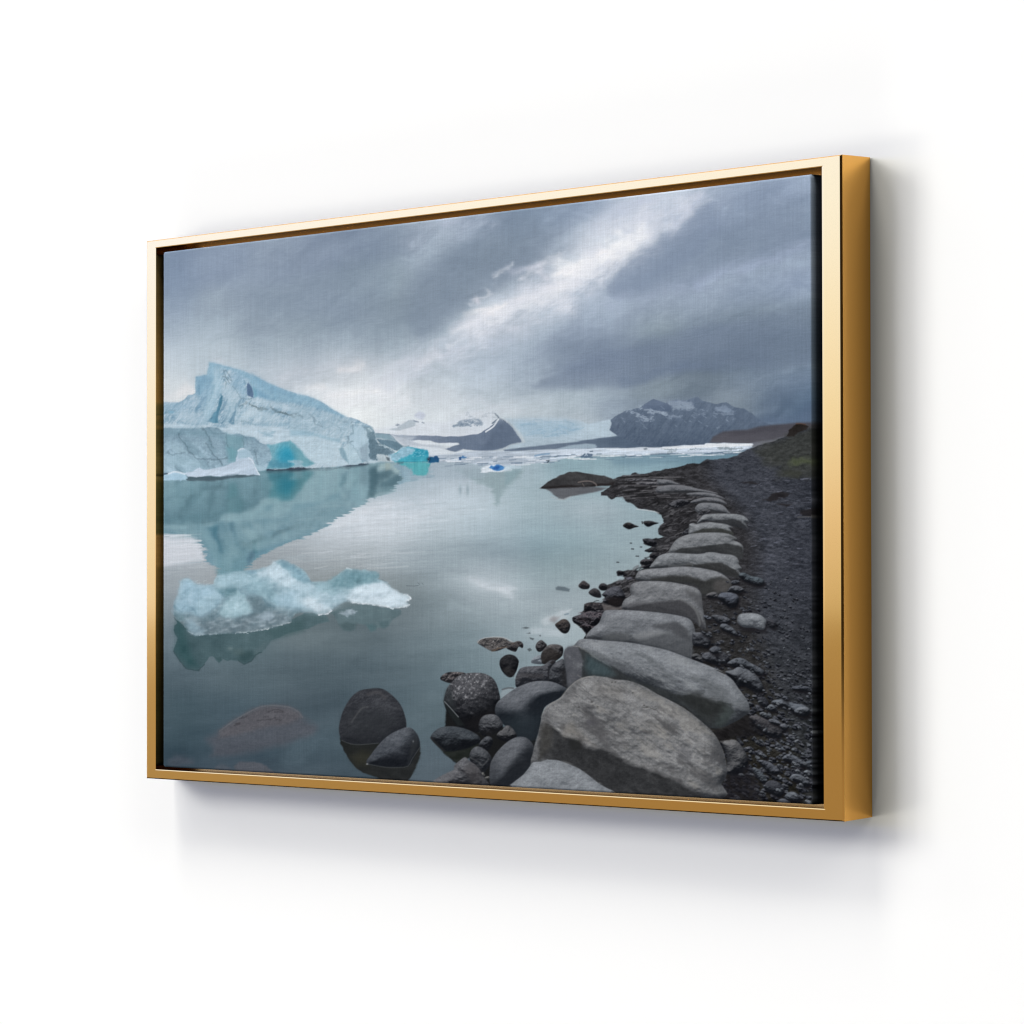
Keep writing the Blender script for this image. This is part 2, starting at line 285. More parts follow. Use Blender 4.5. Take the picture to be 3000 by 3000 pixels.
# brown hill
fill(tE([(600,640),(720,580),(860,565),(1000,560),(1150,520),(1320,500),(1450,490),(1600,475),(1780,470),(1960,465),(1960,760),(1100,760),(700,725),(560,710)]),
     lambda x,y,d:np.array([80,79,86],np.float32)+(np.clip((y-1280)/20,-1,1)*5+4*fbm(x,y,40,10,4,61,-8))[...,None],5,.95)
fill(tE([(1050,720),(1180,690),(1300,680),(1440,640),(1300,720),(1150,780),(1060,790)]),(120,124,134),5,.8)

for i in range(46):
    x0=1815+rs.rand()*330; y0=1180+rs.rand()*70; L=5+rs.rand()*13
    if y0<np.interp(x0,[1780,1830,1900,1960,2040,2090,2150],[1225,1198,1172,1188,1168,1180,1200])+6: continue
    stroke([(x0,y0),(x0+L*.7,y0+L*.5)],1.3,(150,166,184) if i%3 else (74,88,106),.45,0,1.6)
blob(1440,1212,70,16,(202,209,217),.5,-4); blob(1360,1215,60,14,(210,216,223),.4); blob(1940,1178,120,14,(126,140,160),.35,-4); blob(1600,1228,120,10,(184,195,205),.5)
# ---- water
WAT=[(490,1395,(128,168,182)),(560,1420,(118,158,172)),(700,1420,(104,152,164)),(850,1420,(90,146,154)),(1000,1420,(132,166,178)),(1150,1400,(158,182,194)),(1300,1385,(176,190,202)),(1500,1380,(170,188,198)),(1700,1370,(150,178,188)),(1900,1360,(134,164,178)),(2100,1340,(110,144,160)),
(1300,1430,(184,197,206)),(1200,1470,(196,205,214)),(1080,1500,(205,212,220)),(1000,1540,(200,208,216)),(1400,1470,(180,194,203)),(1550,1450,(166,186,194)),(1750,1420,(156,180,188)),(1900,1400,(140,168,178)),
(1150,1580,(196,205,212)),(1300,1560,(180,193,201)),(1450,1540,(168,185,194)),(1600,1510,(166,184,192)),(1720,1500,(178,190,198)),(1850,1540,(158,178,186)),
(500,1600,(194,203,212)),(560,1640,(190,199,208)),(490,1690,(160,170,176)),(600,1690,(156,164,168)),(850,1620,(166,175,181)),(960,1600,(188,197,204)),(1080,1640,(164,174,180)),(1200,1640,(164,178,186)),(1330,1620,(160,176,184)),(1450,1610,(152,171,181)),(1600,1570,(146,170,180)),(1680,1560,(146,170,178)),(1800,1600,(154,174,182)),(1880,1600,(160,178,184)),
(850,1700,(148,158,162)),(1000,1690,(146,155,158)),(1150,1720,(134,146,150)),(1300,1700,(150,165,172)),(1420,1690,(182,193,201)),(1480,1720,(176,188,196)),(1560,1690,(150,170,177)),(1680,1660,(152,172,178)),(1800,1680,(156,174,180)),(1880,1700,(158,174,180)),
(490,1780,(134,148,156)),(490,1880,(106,124,134)),(700,1880,(98,118,126)),(900,1850,(104,120,126)),(1050,1850,(100,116,123)),(1200,1800,(116,131,138)),(1320,1800,(134,150,157)),(1450,1790,(150,165,172)),(1550,1790,(166,180,187)),(1650,1760,(162,176,183)),(1760,1740,(164,178,184)),
(500,1980,(86,104,114)),(700,1980,(88,106,115)),(900,1960,(86,103,112)),(1100,1960,(88,105,114)),(1230,1920,(104,121,129)),(1330,1900,(118,137,145)),(1430,1880,(130,149,157)),(1520,1850,(148,166,174)),(1600,1840,(162,177,184)),(1680,1860,(166,182,188)),
(500,2080,(70,90,100)),(700,2080,(76,95,106)),(900,2080,(76,92,102)),(1100,2060,(80,97,107)),(1230,2020,(94,112,121)),(1330,1990,(108,128,137)),(1450,1960,(120,140,148)),(1560,1920,(140,158,165)),
(500,2180,(62,82,93)),(700,2180,(66,85,97)),(900,2180,(68,86,97)),(1050,2160,(72,90,100)),(1200,2120,(86,104,113)),(1300,2080,(96,114,122)),
(490,2260,(58,75,88)),(700,2270,(66,80,92)),(900,2280,(68,84,95)),(1020,2280,(68,84,95)),(1260,2200,(84,100,110)),(1300,2280,(82,96,106)),(1200,2300,(80,95,105))]
wl=np.interp(GX,[462,1100,1300,1500,1750,2000,2200,2430],[1386,1353,1351,1346,1337,1330,1322,1320])
WAT=[(a,b,(c[0]*.95,c[1]*.953,c[2]*.957)) for a,b,c in WAT]
wf=field(WAT,58,1.5,0)
rip=fbm(X,Y,240,26,4,71,-4); rip2=fbm(X,Y,70,5,3,75,-3)
mo=fbm(X+20*fbm(X,Y,90,60,2,73),Y,170,90,5,74,-18)
wf=wf+(4*rip+6*mo+(2.6*sst(1900,1450,Y))*rip2)[...,None]
g_=wf.mean(2,keepdims=True); k_=(.98-.08*sst(1500,1900,Y))[...,None]; wf=g_+(wf-g_)*k_
wf=wf+(13*np.exp(-((X-1330)/190)**2-((Y-1500)/60)**2)-9*np.exp(-((X-1480)/230)**2-((Y-1625)/42)**2)+7*np.exp(-((X-1450)/150)**2-((Y-1715)/34)**2)-8*np.exp(-((X-1120)/200)**2-((Y-1760)/60)**2)+10*np.exp(-((X-1080)/170)**2-((Y-1545)/50)**2))[...,None]
wf=wf+(5*relief(X,Y,46,4.5,79,-3,3,(0,-1))*sst(1480,1540,Y)*sst(1760,1660,Y)*sst(1500,1250,X))[...,None]
m=sst(-1.5,1.5,Y-wl[None,:])
img[:]=img*(1-m[...,None])+wf*m[...,None]
# mirrored iceberg
def refl(x,y,d):
    v=fbm(x,y,26,300,4,81); w=fbm(x,y,120,60,3,82)
    t=np.clip((y-1380)/260,0,1)[...,None]
    c=np.array([146,172,186],np.float32)*(1-t)+np.array([118,152,166],np.float32)*t
    q=fbm(x,y,60,40,4,183); return c+(15*v+9*w+9*q)[...,None]*np.array([1.1,.95,.9])
fill([(466,1385),(1111,1350),(1260,1366),(1262,1398),(1215,1408),(1165,1420),(1150,1440),(1105,1452),(1060,1478),(1010,1505),(960,1535),(920,1560),(870,1580),(820,1600),(773,1620),(725,1663),(690,1690),(640,1690),(633,1655),(601,1645),(594,1595),(572,1568),(466,1560)],refl,2.2,.95,0,(15,60,3.5,83,.15))
fill([(560,1400),(880,1385),(960,1375),(900,1440),(800,1500),(700,1560),(560,1580)],(98,142,154),36,.5,2,None,(8,20,160,4,84))
fill([(780,1385),(900,1380),(880,1420),(850,1455),(800,1470),(770,1430)],(58,124,134),20,.7,2,None,(8,12,120,3,85))
fill([(1080,1362),(1106,1358),(1108,1420),(1098,1460),(1082,1450)],(84,116,128),5,.7,0,(3,10,30,4))
fill([(1110,1356),(1160,1370),(1176,1400),(1150,1436),(1110,1440)],(142,168,178),6,.8,0,None,(7,14,40,3,86))
for q in ([(475,1440),(485,1500),(478,1560)],[(560,1400),(566,1470)],[(655,1560),(668,1590),(672,1612)],[(520,1420),(530,1480)],[(1000,1372),(990,1440)],[(1045,1370),(1040,1440)],[(940,1400),(930,1470)],[(880,1400),(872,1480)]): stroke(q,12,(86,128,142),.4,3,9)
fill([(476,1450),(560,1440),(640,1460),(660,1560),(560,1575),(476,1556)],(112,152,164),24,.5,2,None,(10,24,120,4,88))
fill([(737,1580),(752,1578),(754,1618),(742,1620)],(52,100,112),3,.8,0,(3,10,10,4))
fill([(600,1590),(740,1560),(800,1580),(700,1680),(640,1688),(634,1650)],(98,138,148),14,.6,0,(10,50,4,89,.2),(6,40,10,3,4))
for i in range(26):
    y=1566+rs.rand()*86; x0=466+rs.rand()*50; L=40+rs.rand()*90
    stroke([(x0,y+3),(min(x0+L,590),y-2)],1.6,(226,229,235) if i%3 else (150,172,184),.45+.3*rs.rand(),0,1.6)
fill([(466,1574),(560,1575),(586,1600),(596,1642),(540,1650),(466,1662)],(206,211,219),7,.75,0,(8,50,4,90,.2))
for i in range(150):
    y=1470+rs.rand()**1.5*200; x0=880+rs.rand()*420-(y-1470)*.6; L=30+rs.rand()*110
    if x0<640: continue
    stroke([(x0,y+2),(x0+L*.5,y),(x0+L,y-4)],1.6+rs.rand()*1.8,(214,220,227) if rs.rand()<.55 else (164,178,187),.1+.16*rs.rand(),2,2.6)
rift([(980,1540),(1060,1500),(1140,1480)],18,(214,219,226),.5,(10,80,10,91))
rift([(1380,1700),(1440,1718),(1500,1740)],13,(206,213,220),.7,(10,60,14,92))
rift([(1300,1690),(1380,1700)],16,(178,190,198),.4,(10,60,14,92))
rift([(1320,1770),(1400,1800)],16,(160,175,182),.4,(10,60,24,93))
rift([(1600,1812),(1650,1803)],16,(196,204,210),.6,(8,40,14,94))
rift([(1560,1850),(1640,1850)],14,(186,196,203),.5,(8,40,14,94))
# reflections of the blue floes and of the far mountains
fill([(1340,1372),(1480,1378),(1530,1378),(1520,1400),(1490,1425),(1470,1445),(1462,1475),(1450,1478),(1440,1430),(1390,1410),(1350,1385)],(138,158,164),9,.75,2,(7,40,6,95,.2))
fill([(1260,1350),(1420,1362),(1420,1400),(1300,1406),(1200,1404)],(156,172,184),12,.6,2,(7,60,6,95,.2))
for a,b in ((1348,1435),(1370,1436)): blob(a,b,5,15,(140,158,168),.7)
for y in range(8): stroke([(1180+y*7,1445+y*6),(1225+y*3,1447+y*6)],2,(176,190,200),.6,0,2)
fill([(1780,1334),(2200,1322),(2150,1345),(2000,1352),(1860,1362),(1800,1360)],(112,140,156),10,.6,0,None,(5,60,4,3,96))

# ---- floating ice along the far shore
fill(tC([(720,1020),(900,1030),(1120,1015),(1250,975),(1500,985),(1932,975)])+tD([(0,835),(300,820),(700,803),(1000,800),(1400,795),(1932,780)])+tE([(0,760),(300,745),(480,735),(520,715),(640,722),(1064,720),(1064,768),(940,800),(700,825),(330,848),(0,838)])+tD([(1680,870),(1500,885),(1300,870),(900,880),(560,950),(300,980),(0,1010)])+tC([(1820,1190),(1500,1180),(1300,1130),(900,1130),(760,1090)]),
     lambda x,y,d:np.array([182,194,208],np.float32)+(np.clip((x-1560)/300,-.2,1)*26+26*fbm(x,y,46,3.2,4,101,-2))[...,None],1.6,.9,0,(7,40,3,102,.3))
for i in range(150):
    u=rs.rand(); x0=1270+u*900; yb=1346-(x0-1270)*.023; y=yb+(rs.rand()**1.3-.12)*np.interp(x0,[1270,1480,1650,1800,2180],[22,32,16,14,5])
    L=8+rs.rand()*34*(1 if x0<1700 else 1.2)
    if x0+L>2200: continue
    stroke([(x0,y),(x0+L,y-1)],1.3+rs.rand()*1.4,(92,112,132) if rs.rand()<.5 else (232,236,241),.35+.4*rs.rand(),0,1.2)
fill(tE([(0,762),(300,748),(480,738),(520,718),(640,724),(1064,722),(1064,745),(700,765),(300,778),(0,795)]),(224,228,232),1.5,.85,0,(3,30,3,103,.4),(12,40,3,3,104))
fill(tD([(1180,800),(1932,778),(1932,810),(1640,830),(1250,815)]),(214,220,228),1.5,.7,0,(3,30,3,103,.4),(12,40,3,3,104))
for q,w in (([(670,780),(780,775),(800,795)],5),([(820,790),(940,778)],5),([(300,800),(420,790),(480,795)],3),([(0,790),(80,800),(180,790)],3),([(60,825),(180,822)],2)): stroke(tE(q),w,(108,122,128),.6,0,1.4,(4,8,4,6))
fill(tD([(1660,800),(1700,790),(1720,805),(1680,815)]),(96,108,118),1.2,.8)
fill(tD([(895,900),(960,860),(1000,850),(1050,865),(1055,890),(1000,905),(930,908)]),(84,104,126),1.4,.9,0,(4,10,6,5))
stroke(tD([(960,885),(975,865),(990,880)]),2,(200,210,222),.8,0)
stroke(tD([(1025,832),(1052,830)]),3,(80,98,116),.8,0); stroke(tD([(800,870),(840,873)]),3,(90,108,124),.6,0); stroke(tD([(1105,865),(1155,862)]),4,(126,144,158),.7,0)
stroke(tD([(495,945),(530,940),(525,955),(505,965)]),1.6,(40,50,58),.8,0); stroke(tD([(360,885),(440,868),(530,860)]),4,(110,146,178),.7,0); stroke(tD([(600,900),(640,885)]),3,(92,110,126),.6,0)

# ---- the iceberg
ICE=tA([(20,635),(240,638),(320,600),(370,540),(430,535),(470,512),(480,300),(490,292),(630,270),(642,190),(665,108),(710,110),(920,160),(1120,215),(1400,350),(1600,440),(1850,530)])+tB([(112,522),(230,550),(400,620),(600,750),(760,835),(830,840),(940,890),(1100,965),(1145,1040),(1150,1120),(1185,1190),(1320,1250),(1420,1305),(1360,1350),(1170,1340),(1200,1440),(820,1490),(400,1540),(0,1545)])+tA([(1420,1550),(1100,1590),(350,1590),(20,1612)])
def ice(x,y,d):
    a=fbm(x,y,120,70,5,111,25); b=fbm(x,y,16,34,4,113,-25); c=fbm(x,y,7,7,3,114)
    t=np.clip((y-1070)/220,0,1)[...,None]
    base=np.array([154,180,198],np.float32)*(1-t)+np.array([174,194,207],np.float32)*t
    r=13*relief(x,y,46,90,311,28)+12*relief(x,y,16,24,313,20)+6*relief(x,y,7,7,314)-16*ridge(x,y,60,34,315,30,9)
    return base-3+(9*a+3*b+3*c+r)[...,None]*np.array([1.3,1.,.82])
fill(ICE,ice,1.8,1.,0,(1.5,14,14,115))
# shaded upper slope along the ridge
fill(tA([(665,108),(710,110),(920,160),(1120,215),(1400,350),(1600,440),(1850,530)])+tB([(112,525),(230,550),(400,620),(600,750),(760,835),(600,800),(300,700),(0,640)])+tA([(1700,640),(1500,600),(1280,560),(1180,330),(1000,220),(820,170)]),(134,172,194),8,.7,0,None,(7,40,16,4,117,25))
fill(tA([(480,300),(630,270),(665,108),(740,115),(700,300),(640,420),(560,560),(480,520)]),(136,172,194),8,.6,0,None,(6,14,60,4,118,-15))
fill(tA([(665,112),(800,130),(840,420),(760,640),(660,900),(560,900),(600,640),(640,300)]),(150,184,202),12,.5,0,None,(10,9,80,4,119,16))
fill(tA([(1160,400),(1180,370),(1220,420),(1250,500),(1262,578),(1170,548)]),(84,108,138),2,.9,0,(2,12,12,5),(5,14,14,3,7))
fill(tA([(1250,430),(1300,480),(1300,560),(1260,578)]),(108,160,182),4,.7)
fill(tA([(1290,470),(1370,490),(1450,560),(1520,600),(1440,605),(1330,570)]),(118,158,184),8,.7,0,None,(6,20,10,3,4))
fill(tA([(810,530),(830,560),(840,640),(800,740),(760,830),(770,915),(640,905),(700,840),(760,700)]),(80,128,152),2.6,.85,0,(4,12,20,121),(18,8,26,3,122,14))
for q,w,a in (([(900,600),(880,660),(840,740)],5,.5),([(940,690),(920,760),(880,860),(830,920)],6,.75),([(990,770),(970,830),(950,880)],8,.75),([(1020,660),(1000,760),(985,860),(980,920)],6,.7),([(870,640),(820,740),(770,840)],3,.5),([(1080,620),(1040,690),(1100,690)],4,.55),([(540,690),(500,720),(480,760)],6,.5),([(600,560),(540,640),(480,720)],7,.35),([(720,420),(700,520),(660,620)],7,.3),([(520,420),(520,520)],8,.4),([(640,890),(700,840)],5,.7),([(930,900),(985,925)],9,.6),([(1130,350),(1135,390)],5,.6)):
    stroke(tA(q),w/1.9+.8,(82,122,146),a*.95,3,2.4,(2,16,18,6))
for q,w in (([(850,210),(880,290),(905,350),(935,385)],3),([(830,290),(870,300),(905,340)],4),([(860,210),(900,220),(965,350)],3),([(900,300),(950,340),(965,352)],3),([(850,330),(880,370),(880,450)],2.4),([(970,420),(1010,455),(1030,490),(1060,545),(1090,590),(1130,595)],2.6),([(1180,590),(1230,580)],3)):
    stroke(tA(q),w/2.4+.4,(96,120,130),.5,2,1.6,(1.5,9,9,6))
for q,w,a in (([(1200,660),(1260,700),(1340,715),(1420,740)],6,.7),([(1240,690),(1300,710),(1360,740)],9,.5),([(1470,680),(1540,740),(1600,770),(1700,790),(1780,830),(1850,810),(1932,830)],5,.7),([(1560,770),(1640,775)],8,.8),([(1690,790),(1780,825)],7,.7),([(1040,690),(1100,690),(1160,640)],3,.5),([(1100,900),(1200,910),(1280,950)],4,.4),([(80,770),(150,760),(200,770)],6,.4)):
    stroke(tA(q),w/2+.8,(96,116,124),a*.85,3,3,(4,7,6,12))
blob(tA([(150,768)])[0][0],tA([(150,768)])[0][1],10,4,(108,170,200),.6)
for q,col,bl_,al in (([(500,300),(620,280),(600,420),(540,520),(490,520)],(122,160,184),9,.55),([(640,300),(700,260),(690,420),(600,640),(500,760),(470,720),(580,520)],(126,162,186),10,.5),([(720,200),(800,190),(800,330),(760,520),(690,700),(640,820),(600,800),(700,520)],(176,200,214),10,.55),([(840,430),(960,420),(1060,560),(1040,680),(900,900),(860,900),(900,620)],(180,202,215),10,.6),([(1000,220),(1120,300),(1150,520),(1060,520),(960,380)],(140,174,196),10,.5),([(1270,580),(1500,620),(1700,680),(1800,760),(1560,720),(1300,660)],(186,205,217),8,.6),([(1050,740),(1300,720),(1560,800),(1500,900),(1200,880),(1000,880)],(178,200,213),14,.5),([(1100,880),(1380,930),(1700,900),(1900,960),(1600,980),(1250,960)],(142,172,190),9,.5),([(60,650),(240,660),(420,600),(470,640),(300,760),(60,760)],(140,172,194),12,.5),([(200,780),(480,760),(640,860),(600,920),(300,900)],(178,199,213),12,.5),([(1230,240),(1450,380),(1700,500),(1850,570),(1600,520),(1350,420)],(126,164,188),7,.55)):
    fill(tA(q),col,bl_,al,2,(4,16,14,5),[(8,10,30,4,7,18)])
# snow band between the slope and the ice wall
fill(tA([(30,930),(300,930),(600,960),(900,980),(1000,930),(1400,960),(1932,1010),(1932,1200),(1750,1160),(1650,1170),(1480,1200),(1380,1190),(1320,1130),(1140,1090),(1060,1055),(880,1060),(760,980),(600,950),(300,985),(120,985),(30,985)]),(188,206,218),5,.8,0,(4,20,10,9),[(9,34,8,4,124),(6,6,5,2,125)])
fill(tA([(1320,1040),(1420,1020),(1560,1040),(1500,1090),(1400,1090)]),(140,172,190),5,.6,0,(8,14,8,4),(10,10,8,3,6))
# ice wall
fill(tA([(20,985),(120,980),(220,995),(330,990),(480,990),(560,985),(640,965),(760,980),(830,1050),(880,1060),(960,1080),(1060,1055),(1140,1090),(1240,1110),(1320,1150),(1380,1195),(1460,1210),(1500,1300),(1480,1450),(1440,1540),(1280,1570),(350,1590),(20,1612)]),
     lambda x,y,d:np.array([136,162,178],np.float32)-(20*ridge(x,y,70,46,337,48,10))[...,None]+(np.clip((y-1290)/70,-1,1)*16+9*fbm(x,y,50,30,5,131,40)+3*fbm(x,y,9,7,3,132)+np.clip((640-x)/120,-.3,1)*6+14*relief(x,y,60,30,331,52)+7*relief(x,y,16,11,333,50))[...,None],2.5,.93,0,(3,20,12,133))
fill(tA([(30,1000),(240,1000),(560,1000),(760,1000),(900,1080),(1080,1080),(1260,1130),(1150,1180),(900,1180),(700,1100),(300,1080),(30,1080)]),(118,150,165),12,.55,0,None,(8,30,14,4,134,30))
fill(tA([(880,1060),(960,1080),(1120,1100),(1120,1240),(1040,1290),(1020,1420),(940,1440),(930,1300),(890,1200)]),(118,156,168),7,.7,0,None,(7,16,40,3,135))
fill(tA([(880,1230),(960,1240),(1040,1300),(1010,1430),(920,1440)]),(104,152,164),9,.6)
for q,w,a in (([(240,1060),(260,1130),(330,1190),(360,1270),(420,1330),(490,1390),(600,1400),(760,1410),(890,1395)],5,.75),([(560,980),(620,1040),(660,1150),(720,1240)],6,.6),([(615,1190),(670,1270),(720,1350),(780,1410),(830,1490)],4.5,.75),([(100,1310),(160,1345),(260,1320),(330,1310)],4.5,.6),([(40,1120),(50,1190)],4,.5),([(200,1480),(240,1540),(300,1580)],5,.55),([(640,1450),(650,1510)],5,.55),([(890,1070),(895,1180),(930,1250)],4,.5),([(1110,1090),(1125,1180),(1120,1260)],4,.45),([(1280,1280),(1290,1400),(1310,1480)],6,.6),([(490,1400),(600,1500)],3,.35),([(700,1050),(780,1060),(860,1060)],4,.35),([(330,1190),(420,1320)],7,.4)):
    stroke(tA(q),w/2.4+.3,(84,106,118),a*.72,3,3,(3,12,10,14))
for q in ([(200,1470),(330,1560),(360,1590),(230,1590)],[(500,1400),(620,1420),(660,1520),(560,1540)],[(260,1140),(420,1330),(620,1400),(500,1250),(360,1130)],[(600,1050),(760,1300),(700,1330),(640,1200)]): fill(tA(q),(108,138,152),7,.4,0,None,(8,20,12,3,5))
fill(tA([(120,1180),(230,1230),(360,1300),(260,1310),(150,1250)]),(158,184,196),9,.5)
fill(tA([(40,1360),(200,1350),(480,1400),(560,1500),(300,1520),(60,1500)]),(152,180,194),12,.5,0,None,(7,26,14,3,6))
# turquoise window in the ice
fill(tA([(1440,1210),(1600,1190),(1680,1165),(1750,1158),(1800,1190),(1870,1260),(1960,1340)])+tB([(140,1280),(240,1390),(330,1460),(230,1500),(100,1500),(0,1510)])+tA([(1760,1530),(1560,1530),(1440,1540),(1480,1450),(1500,1330)]),
     lambda x,y,d:np.array([112,164,180],np.float32)+(8*fbm(x,y,26,26,4,141)+8*relief(x,y,24,30,143,20))[...,None]+np.clip(1-np.hypot((x-842)/42,(y-1330)/42),0,1)[...,None]*np.array([-62,-10,2],np.float32),4,.95,0,(3,16,14,142))
fill(tA([(1740,1160),(1870,1260),(1960,1340)])+tB([(140,1280),(240,1390),(330,1460),(200,1490),(60,1400),(0,1260)]),(108,156,168),7,.75,0,None,(6,20,14,3,143))
fill(tA([(1620,1290),(1740,1270),(1800,1330),(1800,1420),(1720,1480),(1600,1470),(1580,1390)]),(52,142,172),17,.62,2,None,(7,16,16,3,144))
fill(tA([(1440,1440),(1530,1440),(1640,1430),(1740,1450),(1760,1530),(1500,1535)]),(70,128,150),6,.6,0,(6,14,10,5),(12,10,8,3,146))
fill(tA([(1730,1420),(1830,1410),(1910,1440),(1910,1520),(1770,1530),(1790,1470)]),(154,182,196),3,.8,0,(5,12,8,6),(12,9,7,3,147))
# snowy right flank
fill(tB([(0,1100),(140,1080),(330,1080),(560,1110),(660,1170),(720,1260),(660,1300),(730,1420),(800,1470),(560,1500),(330,1465),(240,1390),(140,1270),(40,1180)]),lambda x,y,d:np.array([182,202,214],np.float32)+(8*relief(x,y,40,26,341,35)+6*relief(x,y,12,10,343)+4*fbm(x,y,7,6,2,152))[...,None],6,.85,0,(4,18,14,7))
fill(tB([(0,660),(200,700),(520,790),(760,850),(840,900),(850,1040),(780,1100),(660,1160),(540,1100),(330,1060),(0,1040)]),lambda x,y,d:np.array([164,187,201],np.float32)+(12*relief(x,y,40,18,351,24)+9*relief(x,y,14,9,353,20)+4*fbm(x,y,9,6,3,154))[...,None],9,.6)
fill(tB([(0,1010),(160,1010),(400,1070),(620,1130),(760,1190),(600,1160),(330,1090),(0,1090)]),(138,172,190),7,.65,0,None,(6,30,8,3,5))
fill(tB([(850,960),(960,950),(1040,1030),(1055,1180),(1060,1440),(960,1410),(900,1300),(780,1190),(800,1100)]),(172,196,210),3,.85,0,(3,14,12,5),(7,20,20,4,155))
fill(tB([(930,1260),(1050,1180),(1060,1440),(1000,1430),(960,1400)]),(140,160,174),5,.7,0,None,(7,16,16,3,156))
fill(tB([(780,1190),(920,1300),(970,1450),(820,1490),(740,1400),(680,1300)]),(176,200,212),4,.8,0,(3,14,12,5),(6,16,14,3,157))
fill(tB([(660,1270),(700,1230),(740,1300),(790,1460),(740,1420),(680,1350)]),(120,152,168),4,.75,0,None,(6,10,14,3,158))
fill(tB([(1000,960),(1100,970),(1145,1040),(1150,1120),(1185,1190),(1320,1250),(1420,1305),(1330,1350),(1170,1340),(1180,1400),(1200,1440),(1080,1400),(1060,1200),(1040,1030)]),
     lambda x,y,d:np.array([96,120,134],np.float32)+(8*fbm(x,y,18,14,4,161,40)+13*relief(x,y,22,16,163,40))[...,None]+np.clip((1292-y)/40,0,1)[...,None]*np.array([30,30,28]),2.5,.92,0,(4,14,12,162))
fill(tB([(1150,1050),(1340,1070),(1400,1130),(1430,1170),(1240,1130),(1160,1120)]),(124,152,166),2.5,.9,0,(3,14,10,6))
fill(tB([(1170,1130),(1250,1135),(1430,1170),(1520,1230),(1450,1290),(1330,1245),(1200,1190)]),(92,120,136),2,.92,0,(3,14,10,6),(8,20,8,4,163,35))
stroke(tB([(1150,1060),(1340,1072),(1420,1150),(1520,1228),(1600,1225)]),2.2,(120,142,156),.8,2,1.2)
for q,w,a in (([(830,900),(850,1000),(850,1040),(820,1060)],4,.8),([(780,1090),(790,1150),(770,1190),(850,1160)],4,.8),([(800,1190),(900,1280),(960,1400),(1050,1450)],3,.5),([(980,960),(1040,1030)],4,.6),([(640,880),(700,900),(760,900)],3,.4),([(640,960),(690,1020)],3,.5),([(260,800),(330,860),(340,940),(440,960)],5,.55),([(290,830),(340,890)],9,.45),([(0,800),(100,790),(170,850)],5,.55),([(380,900),(450,970)],4,.5),([(1060,1060),(1130,1130),(1140,1180)],5,.7),([(1070,1290),(1080,1400)],7,.6)):
    stroke(tB(q),w/2.4+.4,(100,124,138),a*.6,2,3,(3,8,8,16))
for q in ([(840,920),(920,940),(1000,950)],[(1050,1000),(1110,1020)],[(1190,1195),(1320,1250),(1420,1300)],[(1060,1420),(1140,1440)]): stroke(tB(q),3,(196,214,224),.6,2,1.6,(4,8,6,3))
# dark waterline under the berg
fill(tB([(0,1515),(200,1520),(400,1530),(600,1510),(820,1490),(1060,1455),(1060,1475),(830,1520),(810,1545),(700,1530),(400,1560),(0,1562)])+tA([(1420,1560),(1440,1535),(1600,1545),(1750,1530)]),(52,58,72),2,.9,0,(4,12,4,7),(10,10,5,3,8))
stroke(tB([(400,1550),(600,1535),(800,1510)]),1.4,(190,205,214),.7,0,1,(3,8,3,7))
stroke(tB([(1060,1460),(1120,1440),(1200,1440)]),4,(176,196,206),.6,2,1.5,(4,8,4,8))
yw=np.interp(GX,[462,477,780,850,1028,1111,1260],[1393,1392,1379,1376,1365,1355,1353])[None,:]
RP=smooth([(466,1392),(780,1379),(850,1376),(1028,1365),(1111,1355),(1150,1356),(1180,1400),(1150,1440),(1105,1452),(1060,1478),(1010,1505),(960,1535),(920,1560),(870,1580),(820,1600),(773,1620),(725,1663),(690,1690),(640,1690),(633,1655),(601,1645),(594,1595),(572,1568),(466,1560)],1)
sl=bbox(RP,20); x=X[sl]; y=Y[sl]; y0=np.broadcast_to(yw[:,sl[1]],x.shape)
amp=np.clip((y-y0)/120,0,1)
xs=x+(1.5+4*amp)*fbm(x,y,50,4,3,401); ys=y0-(y-y0)*.93+(2+5*amp)*fbm(x,y,60,5,3,403)
i=np.clip((xs-PX0)/S,0,NX-1).astype(int); j=np.clip((ys-PY0)/S,0,NY-1).astype(int)
mir=bl(bl(img[j,i],2),1); mg=mir.mean(2,keepdims=True); mir=(mg+(mir-mg)*.8)*np.array([.77,.83,.82],np.float32)-np.array([7,2,-1],np.float32)
m=sst(-2.5,2.5,sdf(RP,x+15*fbm(x,y,60,3.5,3,83),y))*(.8-.45*sst(1560,1680,y))*np.where(ys>1055,1,0)
blend(sl,m,mir)
# white floe in front of the wall
fill(tA([(20,1615),(90,1605),(170,1575),(250,1585),(340,1600),(370,1640),(370,1690),(200,1690),(20,1695)]),(170,200,220),2,.9,0,(3,12,6,5),(6,12,6,3,5))
stroke(tA([(90,1605),(140,1590),(180,1575),(240,1580),(330,1605)]),4,(216,226,236),.8,2)
stroke(tA([(30,1605),(90,1600)]),4,(44,62,78),.7,0)
fill(tA([(360,1640),(520,1625),(760,1640),(960,1610),(1200,1610),(1330,1620),(1230,1640),(960,1660),(700,1700),(360,1695)]),(74,92,102),3,.9,0,(3,16,4,6))
fill(tA([(330,1590),(440,1570),(490,1530),(540,1525),(590,1550),(700,1535),(860,1500),(950,1460),(1010,1440),(1030,1370),(1040,1290),(1080,1262),(1120,1260),(1190,1290),(1230,1350),(1260,1430),(1300,1540),(1335,1618),(1260,1610),(1170,1620),(1040,1610),(960,1625),(820,1640),(640,1630),(480,1645),(370,1640)]),
     lambda x,y,d:np.array([184,200,216],np.float32)+(np.clip((1366-y)/20,-1,.4)*-9+5*fbm(x,y,34,14,4,171,-12)+8*relief(x,y,30,14,173,-12))[...,None],1.8,1.,0,(2,14,10,172))
fill(tA([(1040,1300),(1120,1265),(1200,1290),(1250,1400),(1190,1380),(1130,1390),(1040,1400)]),(152,182,198),4,.7)
